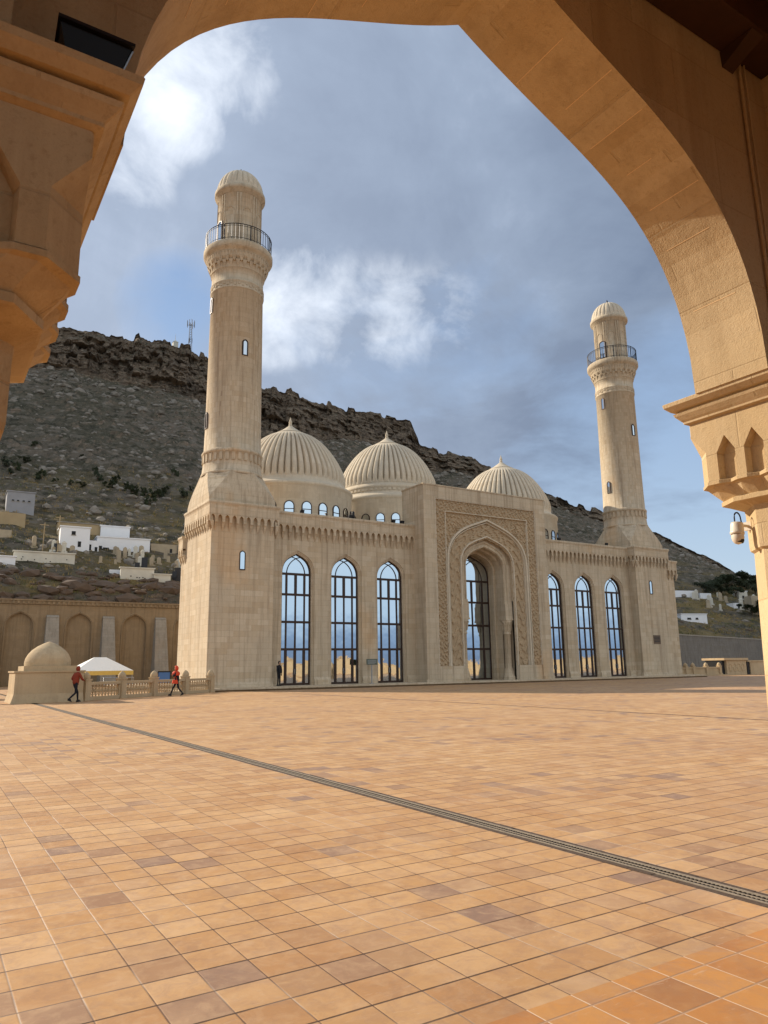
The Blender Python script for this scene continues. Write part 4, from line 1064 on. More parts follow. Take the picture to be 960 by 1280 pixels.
lr = MB()
for i in range(340):
    a = rnd(1.5, 60) if i % 3 else rnd(1.5, 17); dw = wall_d(a); k = rnd(.6, 7.5) if a < 30 else rnd(1., 16.)
    x, y = CX+math.sin(R(a))*(dw+k), CY+math.cos(R(a))*(dw+k); e = (.15+.8*random.random()**2)*(1. if a < 30 else .6)
    o_ = len(lr.v); rock_at(lr, x, y, surface_z(x, y)+.05, e)
    for q_ in range(o_, len(lr.v)): v_ = lr.v[q_]; lr.v[q_] = (x+(v_[0]-x)*1.5, v_[1], v_[2])
kind(lr.build('ledge_rocks', M['ledge']), 'stuff')
for nm, mt_, n_, rg in (('dry_grass', 'straw', 5200, 1), ('green_grass', 'weed', 2600, 2)):
    gr = MB(); rr = random.Random(rg)
    for i in range(n_):
        a = rr.uniform(1.5, 17.5) if i % 2 else rr.uniform(52, 60); dw = wall_d(a); k = rr.uniform(1.5, 60)**1.0
        if noise.noise(Vector((a*(2.2 if a < 20 else 1.2), k*.16, rg*7.)))+rr.uniform(-.25,.25) < .08: continue
        x, y = CX+math.sin(R(a))*(dw+k), CY+math.cos(R(a))*(dw+k); z = surface_z(x, y)-.03
        for b_ in range(7):
            t_ = rr.uniform(0, 6.28); l_ = rr.uniform(.18,.5); w_ = .035; px, py = x+rr.uniform(-.35,.35), y+rr.uniform(-.35,.35)
            gr.add([(px-w_*math.sin(t_),py+w_*math.cos(t_),z),(px+w_*math.sin(t_),py-w_*math.cos(t_),z),(px+l_*.5*math.cos(t_),py+l_*.5*math.sin(t_),z+l_)], [(0,1,2)])
    kind(gr.build(nm, M[mt_]), 'stuff')

def at(a, d): return CX+math.sin(R(a))*d, CY+math.cos(R(a))*d
def at_el(a, el, lo=88, hi=420):
    """walk outwards until the terrain rises into the elevation el"""
    d = wall_d(a)+2.5
    while d < hi:
        x, y = at(a, d); z = surface_z(x, y)
        if math.degrees(math.atan2(z-CH, d)) >= el: return x, y, z
        d += .25
    return x, y, z
# ------------------------------------------------------------------ hillside buildings
def block(name, a0, a1, el0, el1, depth, material, label, cat, openings=(), skew=0., cap=None, parts=True):
    """a building whose front spans azimuths a0..a1 with its foot at elevation el0"""
    am = (a0+a1)/2; x, y, z = at_el(am, el0); d = math.hypot(x-CX, y-CY); wd = 2*d*math.tan(R((a1-a0)/2)); hh = d*(math.tan(R(el1))-math.tan(R(el0)))
    t = tag(empty(name, (x, y, z-.15), R(-am*.35+skew)), label, cat)
    hh += .15
    q = MB(); q.hexa([(-wd/2,0,-1.2),(wd/2,0,-1.2),(wd/2,depth,-1.2),(-wd/2,depth,-1.2),(-wd/2,0,hh),(wd/2,0,hh),(wd/2,depth,hh),(-wd/2,depth,hh)]); q.build('wall', material, t)
    if cap:
        q = MB(); q.box(-wd/2-.12, wd/2+.12, -.12, depth+.12, hh, hh+.14); q.build('roof', cap, t)
    for (u, v, w_, h_, nm) in openings:
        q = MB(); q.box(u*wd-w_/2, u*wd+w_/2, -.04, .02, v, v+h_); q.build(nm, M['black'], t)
        if nm == 'window': q = MB(); q.box(u*wd-w_/2-.08, u*wd+w_/2+.08, -.07, -.04, v-.1, v); q.build('sill', M['butt'], t)
    return t
block('blockwork_house', 4.2, 6.0, 10.85, 12.3, 3.5, M['greyblock'], 'unfinished grey blockwork house with flat roof high on the left slope', 'house', ((-.28,1.9,.3,.2,'window'),(-.1,1.9,.3,.2,'window'),(.1,1.9,.3,.2,'window'),(.3,1.9,.3,.2,'window')), .05, M['greyblock'])
block('low_wall', 2.6, 5.5, 10.0, 10.85, .5, M['tan'], 'tan rendered wall just below the grey blockwork house', 'wall')
block('low_wall', 2.6, 4.7, 8.95, 9.6, .5, M['grave'], 'dull grey-brown wall at the left edge below the tan wall', 'wall')
block('white_house', 7.85, 9.85, 8.45, 10.05, 3.5, M['white'], 'white house with one small square window beneath a brown lean-to roof', 'house', ((-.06,2.15,.5,.5,'window'),(.16,.55,.4,.75,'door')), 0, M['white'])
block('lean_to', 7.6, 10.6, 9.7, 10.35, 2.0, M['tan'], 'brown earth wall with pale top rail behind the white house', 'wall', (), 0, M['butt'])
block('white_house', 9.6, 10.5, 8.45, 9.2, 2.2, M['white'], 'tiny white annex with dark doorway between the two white houses', 'house', ((-.2,.2,.4,.8,'door'),(.3,.1,.35,.6,'door')))
block('white_house', 10.55, 12.6, 9.4, 10.25, 3.0, M['white'], 'upper white flat-roofed house above the long white house', 'house', ((.25,.15,1.3,.18,'window'),), -.02, M['white'])
block('white_house', 10.35, 14.1, 8.5, 9.42, 3.0, M['white'], 'long plain white flat-roofed house on the left slope', 'house', ((-.44,.1,.5,.6,'door'),(-.33,.05,.8,.45,'door')), -.04, M['white'])
block('stone_hut', 14.15, 16.6, 8.45, 9.1, 2.5, M['grave'], 'low brown stone hut with dark doorway next to the mosque tower', 'hut', ((.38,.05,.6,1.,'door'),(.1,.2,.35,.6,'window')))
block('worn_wall', 4.95, 8.95, 7.42, 8.15, .6, M['offwhite'], 'worn off-white wall with small holes on the left slope', 'wall', tuple((rnd(-.4,.4), rnd(.3,.8), .12, .12, 'hole') for _ in range(7)), -.05, M['offwhite'])
block('white_wall', 2.6, 5.1, 7.15, 7.72, .6, M['white'], 'bright white low wall at the far left edge of the slope', 'wall', (), 0, M['white'])
block('worn_wall', 12.1, 14.5, 6.42, 7.25, .7, M['offwhite'], 'patched off-white wall above the rock ledge, below the graves', 'wall', tuple((rnd(-.4,.4), rnd(.2,.7), .15, .12, 'hole') for _ in range(5)), -.03, M['offwhite'])
block('worn_wall', 14.45, 15.7, 6.3, 6.85, .6, M['offwhite'], 'short stained off-white wall ending beside the mosque tower', 'wall', (), 0, M['offwhite'])
block('white_wall', 11.35, 12.3, 6.85, 7.15, .6, M['white'], 'short low white step of wall above the rock ledge', 'wall')
# right hillside
block('white_wall', 53.0, 55.2, 4.55, 5.0, .8, M['white'], 'long white enclosure wall on the right slope behind the tower', 'wall', (), .55)
block('white_house', 53.6, 55.7, 2.75, 3.3, 3.0, M['white'], 'low white enclosure just above the grey wall on the right', 'house', ((-.2,.7,.9,.35,'window'),(.1,.7,.6,.35,'window')), .5, M['white'])
block('white_wall', 55.1, 56.0, 4.35, 4.75, .6, M['white'], 'stepped white wall right of the long enclosure on the right slope', 'wall', (), .6)
block('white_house', 57.6, 58.3, 4.2, 4.75, 2.5, M['offwhite'], 'small pale house among the trees at the right edge of the slope', 'house', ((0,.3,.6,.8,'door'),), .4, M['white'])
block('white_house', 58.35, 59.1, 3.1, 4.4, 2.5, M['grave'], 'tall narrow grey building beside the right arcade pier', 'house', ((0,1.5,.6,.8,'window'),), .4)
block('white_house', 57.2, 57.9, 3.55, 3.95, 2.5, M['white'], 'small white house below the trees on the right slope', 'house', ((.1,.2,.5,.7,'door'),), .4)

# ------------------------------------------------------------------ graves
def gravestone(kind_):
    q = MB()
    if kind_ == 0:
        a = arch_pts(0, .32, 0, 1.15, 1.45, 6); fill_arch(q, a, -.1); fill_arch(q, a, .1); reveal(q, a, -.1, .1); q.box(-.5,.5,-.3,.3,-.3,.15)
    elif kind_ == 1:
        q.box(-.28,.28,-.12,.12,-.3,1.25); q.hexa([(-.34,-.16,1.25),(.34,-.16,1.25),(.34,.16,1.25),(-.34,.16,1.25),(-.1,-.08,1.55),(.1,-.08,1.55),(.1,.08,1.55),(-.1,.08,1.55)]); q.box(-.45,.45,-.35,.35,-.3,.2)
    else:
        q.box(-.4,.4,-.08,.08,-.3,1.5); q.box(-.55,.55,-.4,.4,-.3,.12)
    return q.build('gravestone', (M['grave'], M['offwhite'], M['darkgrave'])[kind_])
proto = [gravestone(0), gravestone(1), gravestone(2)]; used = [0,0,0]
def grave(a, el, k, sc, label, grp):
    x, y, z = at_el(a, el); o = proto[k] if not used[k] else proto[k].copy()
    if used[k]: COL.objects.link(o)
    used[k] = 1; o.location = (x, y, z-.1); o.rotation_euler = (rnd(-.04,.04), rnd(-.04,.04), R(-a)+rnd(-.4,.4)); o.scale = (sc*rnd(.8,1.2), sc, sc*rnd(.8,1.2))
    tag(o, label, 'gravestone', grp)
GL = 'weathered brown gravestone in the graveyard on the left slope, one of many alike'
for i in range(26):
    a = rnd(10.6, 16.2); grave(a, rnd(7.35, 8.3), random.choice((0,0,1)) if i > 1 else i, rnd(.55,1.0), GL if True else '', 'weathered gravestones on the left slope')
for i in range(9): grave(rnd(6.0,9.9), rnd(8.15,8.6), random.choice((0,1)), rnd(.6,1.0), GL, 'weathered gravestones on the left slope')
for a, el in ((13.25,7.15),(13.75,7.15),(15.95,6.5),(16.2,6.5),(7.7,8.2),(16.3,8.5)): grave(a, el, 2, rnd(.85,1.1), 'black polished gravestone standing among the paler graves on the left slope', 'black gravestones on the left slope')
for i in range(20): grave(rnd(54.7,58.6), rnd(3.5,4.6), random.choice((0,1,1)), rnd(.8,1.5), 'pale upright gravestone in the cemetery on the right slope, one of many alike', 'gravestones on the right slope')

# ------------------------------------------------------------------ shrubs and trees
def leaf_cloud(q, n, rx, rz, z0, ls, seed):
    rr = random.Random(seed)
    cl = [(rr.gauss(0,.45)*rx, rr.gauss(0,.45)*rx, z0+rr.uniform(.1,.95)*rz, rr.uniform(.25,.5)) for _ in range(9)]
    for i in range(n):
        c = rr.choice(cl); th, ph = rr.uniform(0,6.28), math.acos(rr.uniform(-1,1)); r = c[3]*rx*rr.random()**.4
        p = Vector((c[0]+r*math.sin(ph)*math.cos(th), c[1]+r*math.sin(ph)*math.sin(th), c[2]+r*math.cos(ph)*rz/rx*.6))
        u = Vector((rr.uniform(-1,1),rr.uniform(-1,1),rr.uniform(-1,1))).normalized(); v = u.orthogonal().normalized(); s = ls*rr.uniform(.6,1.3)
        q.add([tuple(p-u*s), tuple(p+v*s*.5), tuple(p+u*s), tuple(p-v*s*.5)], [(0,1,2,3)])
def shrub(seed, rx, rz, n, ls):
    t = empty('shrub'); q = MB(); leaf_cloud(q, n, rx, rz, 0, ls, seed); q.build('foliage', M['foliage'], t)
    q = MB()
    for i in range(4): a = i*1.6; q.tube([(0,0,-.3),(.2*rx*math.cos(a),.2*rx*math.sin(a),rz*.5)], .05, 5, r1=.02)
    q.build('stem', M['bark'], t); return t
sp = [shrub(11,.9,1.5,420,.16), shrub(12,.75,1.9,420,.15)]; su = [0,0]
SH = [(4.0,14.0),(4.6,13.8),(5.1,14.3),(6.3,13.3),(7.2,13.2),(8.3,13.1),(9.0,13.0),(10.1,13.5),(11.0,13.1),(11.4,13.4),(12.2,13.2),(12.5,12.9),(12.6,12.6),(13.3,12.9),(13.6,12.6),(14.4,12.5),(14.7,12.6),(15.0,12.9),(16.4,12.7),(16.9,13.2),(5.6,15.5),(8.9,15.1),(13.9,12.0),(15.6,14.2),(4.3,13.5),(9.9,14.1)]
for i, (a, el) in enumerate(SH):
    k = i % 2; o = sp[k] if not su[k] else copy_tree(sp[k]); su[k] = 1
    x, y, z = at_el(a, el); o.location = (x, y, z-.1); o.rotation_euler.z = rnd(0,6); sc = rnd(.6,1.25); o.scale = (sc,sc,sc*rnd(.8,1.2))
    tag(o, 'small dark shrub dotted on the scree of the left slope, one of many alike', 'shrub', 'dark shrubs on the left slope')
def tree(seed):
    t = empty('tree'); q = MB(); leaf_cloud(q, 1500, 3.0, 4.2, 1.6, .28, seed); q.build('crown', M['foliage'], t)
    q = MB(); q.tube([(0,0,-.8),(.1,0,1.2),(.0,.1,2.6)], .22, 7, r1=.12)
    for i in range(4): a = 1.57*i+.4; q.tube([(0,.05,2.0),(1.2*math.cos(a),1.2*math.sin(a),3.8)], .1, 5, r1=.04)
    q.build('trunk', M['bark'], t); return t
tp = [tree(21), tree(22), tree(23)]; tu = [0,0,0]
TR = [(53.0,5.6,.9),(55.6,4.55,1.0),(56.1,4.75,1.1),(56.6,4.6,1.15),(57.1,4.75,1.2),(57.5,4.35,.9),(58.2,4.9,1.1),(58.7,4.5,1.2),(58.4,3.0,.9),(58.9,3.0,1.0),(57.9,5.2,1.0),(56.9,5.3,.9)]
for i, (a, el, sc) in enumerate(TR):
    k = i % 3; o = tp[k] if not tu[k] else copy_tree(tp[k]); tu[k] = 1
    x, y, z = at_el(a, el); o.location = (x, y, z-.2); o.rotation_euler.z = rnd(0,6); o.scale = (sc*.9,sc*.9,sc*.62)
    if i == 0: tag(o, 'lone dark tree close behind the right tower of the mosque', 'tree')
    else: tag(o, 'dark bushy tree in the grove on the right slope, one of several alike', 'tree', 'dark trees on the right slope')

for a, el, h_, l in ((6.75,8.15,4.2,'thin leaning pole among the graves left of the white house'),(7.72,8.1,5.4,'tall thin pole at the left corner of the white house with a window')):
    x, y, z = at_el(a, el); t = tag(empty('utility_pole', (x, y, z-.3)), l, 'pole')
    q = MB(); q.tube([(0,0,0),(.06,0,h_)], .06, 6); q.build('shaft', M['tan'], t); q = MB(); q.box(-.5,.55,-.03,.03,h_-.35,h_-.27); q.build('crossarm', M['tan'], t)
# mast and monument on the ridge
x, y = at(16.35, 231); z0 = CH+math.tan(R(23.3))*231
t = tag(empty('telecom_mast', (x, y, z0-1)), 'slender lattice telecom mast on the ridge behind the left minaret', 'mast')
q = MB(); H_ = 12.
for sx_, sy_ in ((-1,-1),(1,-1),(1,1),(-1,1)): q.tube([(sx_*.55,sy_*.55,0),(sx_*.28,sy_*.28,H_)], .06, 5)
for i in range(14):
    za, zb_ = H_*i/14, H_*(i+1)/14; wa = .55-.27*i/14; wb = .55-.27*(i+1)/14
    for s in (-1, 1): q.tube([(-wa,s*wa,za),(wb,s*wb,zb_)], .035, 4); q.tube([(s*wa,-wa,za),(s*wb,wb,zb_)], .035, 4)
q.build('lattice', M['mast'], t)
q = MB()
for i in range(8): a = i*.785; q.box(1.2*math.cos(a)-.07, 1.2*math.cos(a)+.07, 1.2*math.sin(a)-.07, 1.2*math.sin(a)+.07, H_-1.2, H_+1.)
for i in range(8): a = i*.785; q.tube([(0,0,H_-.6),(1.2*math.cos(a),1.2*math.sin(a),H_-.6)], .04, 4)
q.tube([(0,0,H_-.6),(0,0,H_+1.8)], .04, 5)
for a in (0,2.1,4.2): q.box(.6*math.cos(a)-.07,.6*math.cos(a)+.07,.6*math.sin(a)-.07,.6*math.sin(a)+.07,H_*.45,H_*.58)
q.build('antenna', M['mast'], t)
x, y = at(15.2, 229); z0 = CH+math.tan(R(23.75))*229
t = tag(empty('ridge_monument', (x, y, z0-.6)), 'small pale block with a pointed spike on the cliff edge', 'monument')
q = MB(); q.box(-.75,.75,-.75,.75,0,2.2); q.build('block', M['offwhite'], t); q = MB(); q.hexa([(-.85,-.85,2.2),(.85,-.85,2.2),(.85,.85,2.2),(-.85,.85,2.2),(-.1,-.1,3.),(.1,-.1,3.),(.1,.1,3.),(-.1,.1,3.)]); q.tube([(0,0,2.9),(0,0,5.2)], .07, 6, r1=.03); q.build('spike', M['offwhite'], t)

# ------------------------------------------------------------------ people
def skin_mesh(name, verts, edges, radii, material, parent, sub=2):
    me = bpy.data.meshes.new(name); me.from_pydata(verts, edges, []); o = bpy.data.objects.new(name, me); COL.objects.link(o)
    sk = o.modifiers.new('skin', 'SKIN'); sk.use_smooth_shade = True
    for d, r in zip(me.skin_vertices[0].data, radii): d.radius = (r, r) if not isinstance(r, tuple) else r
    me.skin_vertices[0].data[0].use_root = True
    ss = o.modifiers.new('sub', 'SUBSURF'); ss.levels = sub; ss.render_levels = sub
    dg = bpy.context.evaluated_depsgraph_get(); dg.update(); ev = o.evaluated_get(dg); nm = bpy.data.meshes.new_from_object(ev)
    bpy.data.objects.remove(o); bpy.data.meshes.remove(me)
    o = bpy.data.objects.new(name, nm); COL.objects.link(o); nm.materials.clear()
    for mm in (material if isinstance(material, list) else [material]): nm.materials.append(mm)
    if parent: o.parent = parent
    return o
def chain(V, E, Rr, pts, rad, root=None):
    k = root
    for p, r in zip(pts, rad):
        V.append(tuple(p)); Rr.append(r)
        if k is not None: E.append((k, len(V)-1))
        k = len(V)-1
    return k
def hand(V, E, Rr, wrist, d, side, rootidx):
    d = Vector(d).normalized(); s = Vector(side).normalized()
    palm = chain(V, E, Rr, [Vector(wrist)+d*.05, Vector(wrist)+d*.09], [.030,.034], rootidx)
    for i, (o, l) in enumerate(((-.027,.07),(-.009,.08),(.009,.075),(.027,.058))):
        b0 = Vector(wrist)+d*.10+s*o; chain(V, E, Rr, [b0, b0+d*l*.55+Vector((0,0,-.004)), b0+d*l+d.cross(s)*.02], [.010,.009,.007], palm)
    th = Vector(wrist)+d*.055-s*.03; chain(V, E, Rr, [th, th+d*.035-s*.02, th+d*.06-s*.015], [.011,.010,.008], palm-1)
def person(loc, rz, label, pose, top, bottom, lean=0., scale=1.):
    """walks towards local +x"""
    t = tag(empty('person', loc, rz), label, 'person')
    L = lean; hip = Vector((0,0,.93)); ch = Vector((.02+L*.35,0,1.28)); nk = Vector((.03+L*.5,0,1.48)); hd = Vector((.06+L*.6,0,1.62))
    V, E, Rr = [], [], []
    root = chain(V, E, Rr, [hip], [.125]); sp_ = chain(V, E, Rr, [hip.lerp(ch,.5), ch], [.12,.135], root); n1_ = chain(V, E, Rr, [nk], [.06], sp_)
    chain(V, E, Rr, [hd-Vector((0,0,.03)), hd+Vector((0.01,0,.045)), hd+Vector((0,0,.11))], [.082,.09,.06], n1_)
    for s, leg, arm in ((1, pose['l'], pose['la']), (-1, pose['r'], pose['ra'])):
        hp = Vector((0,s*.09,.88)); chain(V, E, Rr, [hp, (leg[0][0],s*.10,leg[0][1]), (leg[1][0],s*.10,leg[1][1]), (leg[1][0]+.13*leg[2][0],s*.11,leg[1][1]-.02+.13*leg[2][1])], [.085,.058,.042,.035], root)
        shd = Vector((ch.x+.01,s*.18,1.40)); e = chain(V, E, Rr, [shd, (ch.x+arm[0][0],s*(.23+arm[0][2]),arm[0][1]), (ch.x+arm[1][0],s*(.22+arm[1][2]),arm[1][1])], [.058,.044,.03], sp_)
        w_ = Vector(V[e]); dd = w_-Vector(V[e-1]); hand(V, E, Rr, w_, dd, Vector((1,0,0)) if abs(dd.normalized().x) < .8 else Vector((0,1,0)), e)
    body = skin_mesh('body', V, E, Rr, [M['skin'], bottom, top], t)
    me = body.data
    hipz = .98
    for p_ in me.polygons:
        c = p_.center
        if c.z < hipz and abs(c.y) < .2 or c.z < .5: p_.material_index = 1
        elif c.z < 1.5 and (Vector((c.x-ch.x,c.y,0)).length < .30): p_.material_index = 2
        if c.z < 1.5 and p_.material_index == 0 and c.z > hipz: p_.material_index = 2
    # face: eyes, nose, mouth, ears are separate small child meshes on the head
    f = MB(); fx = hd.x+.085
    f.hexa([(fx,-.012,hd.z+.005),(fx,.012,hd.z+.005),(fx+.0,.012,hd.z+.0),(fx,-.012,hd.z),(fx,-.006,hd.z+.05),(fx+.02,.0,hd.z+.012),(fx+.02,.001,hd.z+.01),(fx,.006,hd.z+.05)]); f.build('nose', M['skin'], t)
    for s in (-1, 1):
        f = MB(); f.lathe([(.001,-.009),(.010,0),(.001,.009)], (0,0), 8); f.v = [(v[0]+fx-.004, v[1]+s*.032, v[2]+hd.z+.045) for v in f.v]; f.build('eye', M['black'], t)
        f = MB(); f.lathe([(.001,-.03),(.012,0),(.001,.03)], (0,0), 8); f.v = [(v[0]+hd.x, v[1]+s*.09, v[2]+hd.z+.03) for v in f.v]; f.build('ear', M['skin'], t)
    f = MB(); f.box(fx-.012, fx-.002, -.022, .022, hd.z-.035, hd.z-.026); f.build('mouth', M['redcloth'], t)
    # jacket shell
    V, E, Rr = [], [], []
    r0 = chain(V, E, Rr, [(0,0,.86)], [pose.get('hem',.17)]); s1 = chain(V, E, Rr, [hip.lerp(ch,.35), ch, (nk.x,0,1.42)], [.155,.165,.10], r0)
    for s, arm in ((1, pose['la']), (-1, pose['ra'])):
        chain(V, E, Rr, [(ch.x+.01,s*.18,1.40), (ch.x+arm[0][0],s*(.23+arm[0][2]),arm[0][1]), (ch.x+arm[1][0],s*(.22+arm[1][2]),arm[1][1])], [.078,.062,.048], s1-1)
    skin_mesh('jacket', V, E, Rr, top, t)
    sh_ = MB()
    for s, leg in ((1, pose['l']), (-1, pose['r'])):
        sh_.hexa([(leg[1][0]-.06,s*.10-.05,leg[1][1]-.085),(leg[1][0]+.17*leg[2][0],s*.11-.05,leg[1][1]-.085+.15*leg[2][1]),(leg[1][0]+.17*leg[2][0],s*.11+.05,leg[1][1]-.085+.15*leg[2][1]),(leg[1][0]-.06,s*.10+.05,leg[1][1]-.085),
                  (leg[1][0]-.05,s*.10-.045,leg[1][1]+.02),(leg[1][0]+.14*leg[2][0],s*.11-.045,leg[1][1]-.03+.15*leg[2][1]),(leg[1][0]+.14*leg[2][0],s*.11+.045,leg[1][1]-.03+.15*leg[2][1]),(leg[1][0]-.05,s*.10+.045,leg[1][1]+.02)])
    sh_.build('shoes', M['black'], t)
    t.scale = (scale,)*3
    return t, hd, ch
def hood(t, hd, material, name='hood', r=.115):
    q = MB(); rs = []
    for i in range(9):
        th = -1.25+i*(2.8/8); z = r*1.25*math.sin(th); rr = r*max(.08, math.cos(th))
        rs.append([(hd.x-.012+rr*math.cos(2*math.pi*k/16)*(.55 if math.cos(2*math.pi*k/16) > .3 and i < 6 else 1.05), rr*math.sin(2*math.pi*k/16), hd.z+.035+z) for k in range(16)])
    q.rings(rs, smooth=True); q.build(name, material, t)
wl = {'l': ((.22,.50),(.26,.09),(1,.15)), 'r': ((-.02,.47),(-.36,.20),(.75,-.5)), 'la': ((-.10,1.15,.02),(.10,.98,-.03)), 'ra': ((.12,1.15,.02),(.30,1.08,-.08)), 'hem': .185}
t, hd, ch = person((-35.55,-11.35,0), R(25), 'person in rust-red hooded jacket and black trousers striding past the domed kiosk', wl, M['redcloth'], M['darkcloth'], .12, 1.0)
hood(t, hd, M['redcloth'])
wk = {'l': ((.20,.50),(.34,.10),(1,.1)), 'r': ((-.06,.48),(-.34,.16),(.8,-.4)), 'la': ((.10,1.18,.04),(.20,1.30,-.05)), 'ra': ((.08,1.2,.04),(.16,1.34,-.05)), 'hem': .15}
t, hd, ch = person((-29.15,-7.15,0), R(150), 'person in black with bright red headscarf and red bag walking along the balustrade', wk, M['darkcloth'], M['darkcloth'], .06, .97)
hood(t, hd, M['orangecloth'], 'headscarf', .14)
q = MB(); q.rings([[(ch.x+.05+r_*math.cos(2*math.pi*i/20), .9*r_*1.15*math.sin(2*math.pi*i/20), z) for i in range(20)] for z, r_ in ((1.22,.20),(1.30,.25),(1.40,.235),(1.5,.13))], smooth=True, cap0=False, cap1=False); q.build('shawl', M['orangecloth'], t)
bg = tag(empty('handbag', (-29.15-.17, -7.15-.13, .72)), 'small bright red bag held at the hip of the person with a red headscarf', 'bag')
q = MB(); q.hexa([(-.17,-.07,0),(.17,-.07,0),(.17,.07,0),(-.17,.07,0),(-.13,-.04,.22),(.13,-.04,.22),(.13,.04,.22),(-.13,.04,.22)]); q.build('bag_body', M['orangecloth'], bg)
q = MB(); q.tube([(-.1+.2*i/10, 0, .21+.22*math.sin(math.pi*i/10)) for i in range(11)], .012, 6); q.build('strap', M['orangecloth'], bg)
st_ = {'l': ((.03,.50),(.0,.09),(1,.05)), 'r': ((.02,.50),(-.02,.09),(1,.05)), 'la': ((.02,1.12,.03),(.06,.88,.0)), 'ra': ((.02,1.12,.03),(.06,.88,.0)), 'hem': .19}
t, hd, ch = person((-19.75,-.75,ZB), R(-60), 'person in long dark clothes standing against the tower beside the first window', st_, M['darkcloth'], M['darkcloth'], 0, 1.02)
hood(t, hd, M['hair'], 'hair', .105)

# ------------------------------------------------------------------ light and sky
SUN_AZ, SUN_EL = -32., 27.5                                       # degrees: azimuth from +y towards +x
sd = Vector((math.sin(R(SUN_AZ))*math.cos(R(SUN_EL)), math.cos(R(SUN_AZ))*math.cos(R(SUN_EL)), math.sin(R(SUN_EL))))
sl = bpy.data.lights.new('sun', 'SUN'); sl.energy = 5.0; sl.angle = R(.6); sl.color = (1., .885, .735)
so = bpy.data.objects.new('sun', sl); COL.objects.link(so); so.rotation_euler = sd.to_track_quat('Z', 'Y').to_euler(); so.location = (-60, 60, 90)

W = bpy.data.worlds.new('World'); S.world = W; W.use_nodes = True; nt = W.node_tree; nt.nodes.clear(); N = NT(nt)
out = N.n('OutputWorld'); bg = N.n('Background'); N.l(bg.outputs[0], out.inputs[0])
sky = N.n('TexSky'); sky.sky_type = 'NISHITA'; sky.sun_disc = False; sky.sun_elevation = R(SUN_EL); sky.sun_rotation = R(SUN_AZ); sky.altitude = 50; sky.air_density = 1.2; sky.dust_density = 1.0
dirv = N.n('TexCoord').outputs['Generated']; sx = N.n('SeparateXYZ'); N.l(dirv, sx.inputs[0])
zz = N.math('MAXIMUM', sx.outputs[2], 0.); den = N.math('ADD', zz, .22)
cm = N.n('CombineXYZ'); N.l(N.math('DIVIDE', sx.outputs[0], den), cm.inputs[0]); N.l(N.math('DIVIDE', sx.outputs[1], den), cm.inputs[1])
cp = cm.outputs[0]
n_big = N.noise(cp, 1.15, 7, .56, .35); n_fine = N.noise(cp, 3.2, 9, .6, .4)
def lobe(d, w0, w1):
    x = N.n('VectorMath', operation='DOT_PRODUCT'); N.l(dirv, x.inputs[0]); x.inputs[1].default_value = Vector(d).normalized()
    return N.ramp(x.outputs['Value'], [(math.cos(R(w0)), 0.), (min(.99999, math.cos(R(w1))), 1.)])
cov = N.math('ADD', N.math('MULTIPLY', n_big, .72), N.math('MULTIPLY', n_fine, .28))
clear = lobe((.86,.48,.04), 25, 9)                               # blue gap low on the right
back = N.ramp(sx.outputs[1], [(.30, 1.), (.62, 0.)])              # remap of -y (behind the camera): mostly clear
backk = N.ramp(N.math('MULTIPLY', N.math('ADD', sx.outputs[1], 1.), .5), [(.38, 1.), (.5, 0.)])
lowback = N.math('MULTIPLY', backk, N.ramp(sx.outputs[2], [(.25, 1.), (.45, 0.)]))
gap = lobe((.235,.86,.445), 4.5, .5)
dens = N.math('SUBTRACT', N.math('ADD', cov, .16), N.math('ADD', N.math('MULTIPLY', clear, .34), N.math('MULTIPLY', gap, .25)))
mask = N.ramp(dens, [(.40, 0.), (.60, 1.)])
n_mid = N.noise(dirv, 3.1, 9, .6, .5)
tone = N.math('ADD', N.math('MULTIPLY', n_big, .35), N.math('ADD', N.math('MULTIPLY', n_fine, .25), N.math('MULTIPLY', n_mid, .4)))
tone = N.math('ADD', tone, N.math('MULTIPLY', lobe((.60,.62,.48), 30, 4), .12))
shade = N.ramp(tone, [(.40, (4.3,4.9,5.9)), (.465, (2.95,3.55,4.6)), (.53, (2.1,2.65,3.6)), (.62, (1.55,2.0,2.85))])
glow = lobe(sd, 75, 25)
cl = N.mix(N.math('MULTIPLY', glow, .5), shade, (4.6,5.3,6.6))
n_puff = N.noise(dirv, 11., 10, .6, .35)
def mx(*a):
    r = a[0]
    for q in a[1:]: r = N.math('MAXIMUM', r, q)
    return r
puff = mx(lobe((.180,.745,.645), 3.4, 0.), N.math('MULTIPLY', lobe((.225,.70,.68), 2.2, 0.), .8), N.math('MULTIPLY', lobe((.14,.80,.585), 2.6, 0.), .7), lobe((.345,.822,.452), 2.6, 0.), N.math('MULTIPLY', lobe((.385,.80,.460), 2.4, 0.), .9), N.math('MULTIPLY', lobe((.43,.78,.462), 2.2, 0.), .6), N.math('MULTIPLY', lobe((.485,.75,.455), 2.6, 0.), .6), N.math('MULTIPLY', lobe((.53,.715,.45), 2.2, 0.), .4))
pf = N.ramp(N.math('ADD', N.math('MULTIPLY', n_puff, .85), N.math('MULTIPLY', puff, .34)), [(.48, 0.), (.90, 1.)])
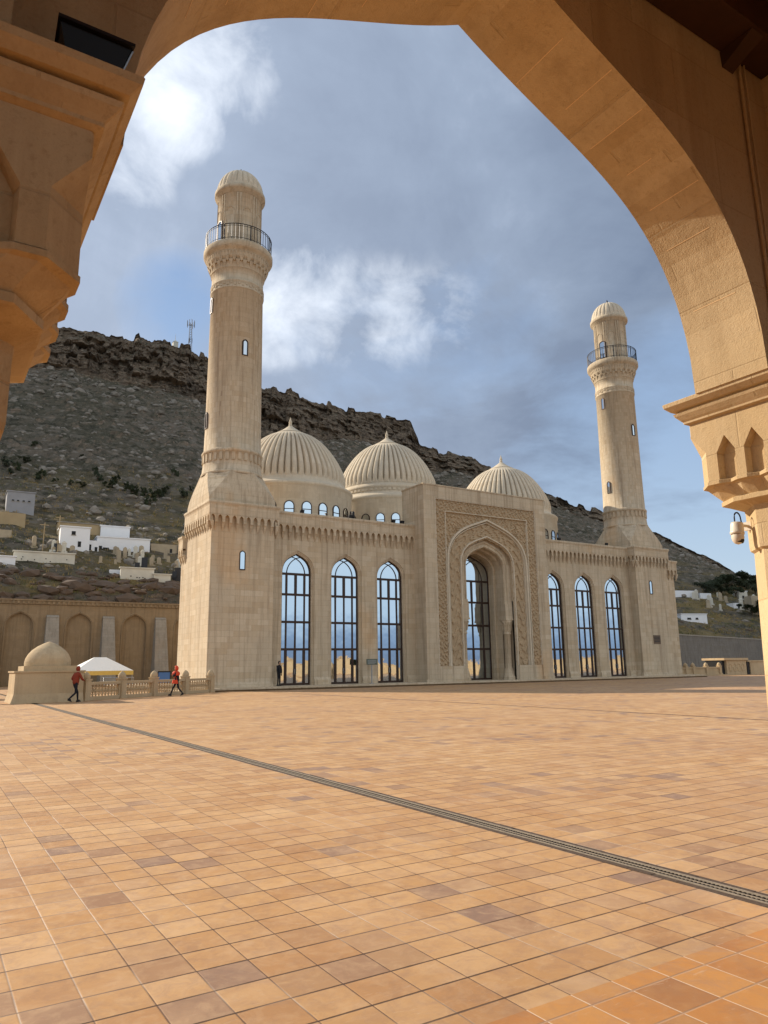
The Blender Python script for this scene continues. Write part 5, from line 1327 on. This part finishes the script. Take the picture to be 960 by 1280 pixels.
pf = N.math('MULTIPLY', pf, N.ramp(puff, [(0., 0.), (.45, 1.)], 'EASE'))
front = N.ramp(N.math('MULTIPLY', N.math('ADD', sx.outputs[1], 1.), .5), [(.15, 1.), (.5, 0.)])
cl = N.mix(N.math('MULTIPLY', front, .5), cl, (9.2,8.9,8.5))     # clouds opposite the sun are front-lit
blu = N.mix(.65, sky.outputs[0], N.ramp(zz, [(0., (4.6,5.5,6.7)), (.12, (3.7,4.8,6.5)), (.5, (2.0,3.1,5.2))]))
skyc = N.mix(mask, blu, cl)
low = N.ramp(sx.outputs[2], [(0., (1.3,2.0,3.2)), (.03, (2.2,3.3,4.9)), (.07, (5.6,7.0,8.3)), (.30, (8.0,9.0,9.6))])
skyc = N.mix(N.math('MULTIPLY', lowback, .85), skyc, low)
skyc = N.mix(N.math('MULTIPLY', pf, .75), skyc, (9.4,9.9,10.6))
N.l(skyc, bg.inputs['Color']); bg.inputs['Strength'].default_value = .1

# ------------------------------------------------------------------ camera
y_, p_, r_ = R(32.018), R(11.833), R(-.774)
fw = Vector((math.sin(y_)*math.cos(p_), math.cos(y_)*math.cos(p_), math.sin(p_))); rt = Vector((math.cos(y_), -math.sin(y_), 0)); up = rt.cross(fw)
rt2 = rt*math.cos(r_)+up*math.sin(r_); up2 = -rt*math.sin(r_)+up*math.cos(r_)
cam = bpy.data.cameras.new('camera'); co = bpy.data.objects.new('camera', cam); COL.objects.link(co)
mt = Matrix((rt2, up2, -fw)).transposed().to_4x4(); mt.translation = Vector((CX, CY, CH)); co.matrix_world = mt
cam.sensor_fit = 'HORIZONTAL'; cam.sensor_width = 36; cam.lens = 917.07/960*36; cam.clip_start = .05; cam.clip_end = 9000
S.camera = co
S.render.resolution_x, S.render.resolution_y = 768, 1024
S.view_settings.view_transform = 'Standard'; S.view_settings.look = 'None'; S.view_settings.exposure = .45; S.view_settings.gamma = 1
S.cycles.use_denoising = True; S.cycles.max_bounces = 8; S.cycles.diffuse_bounces = 5
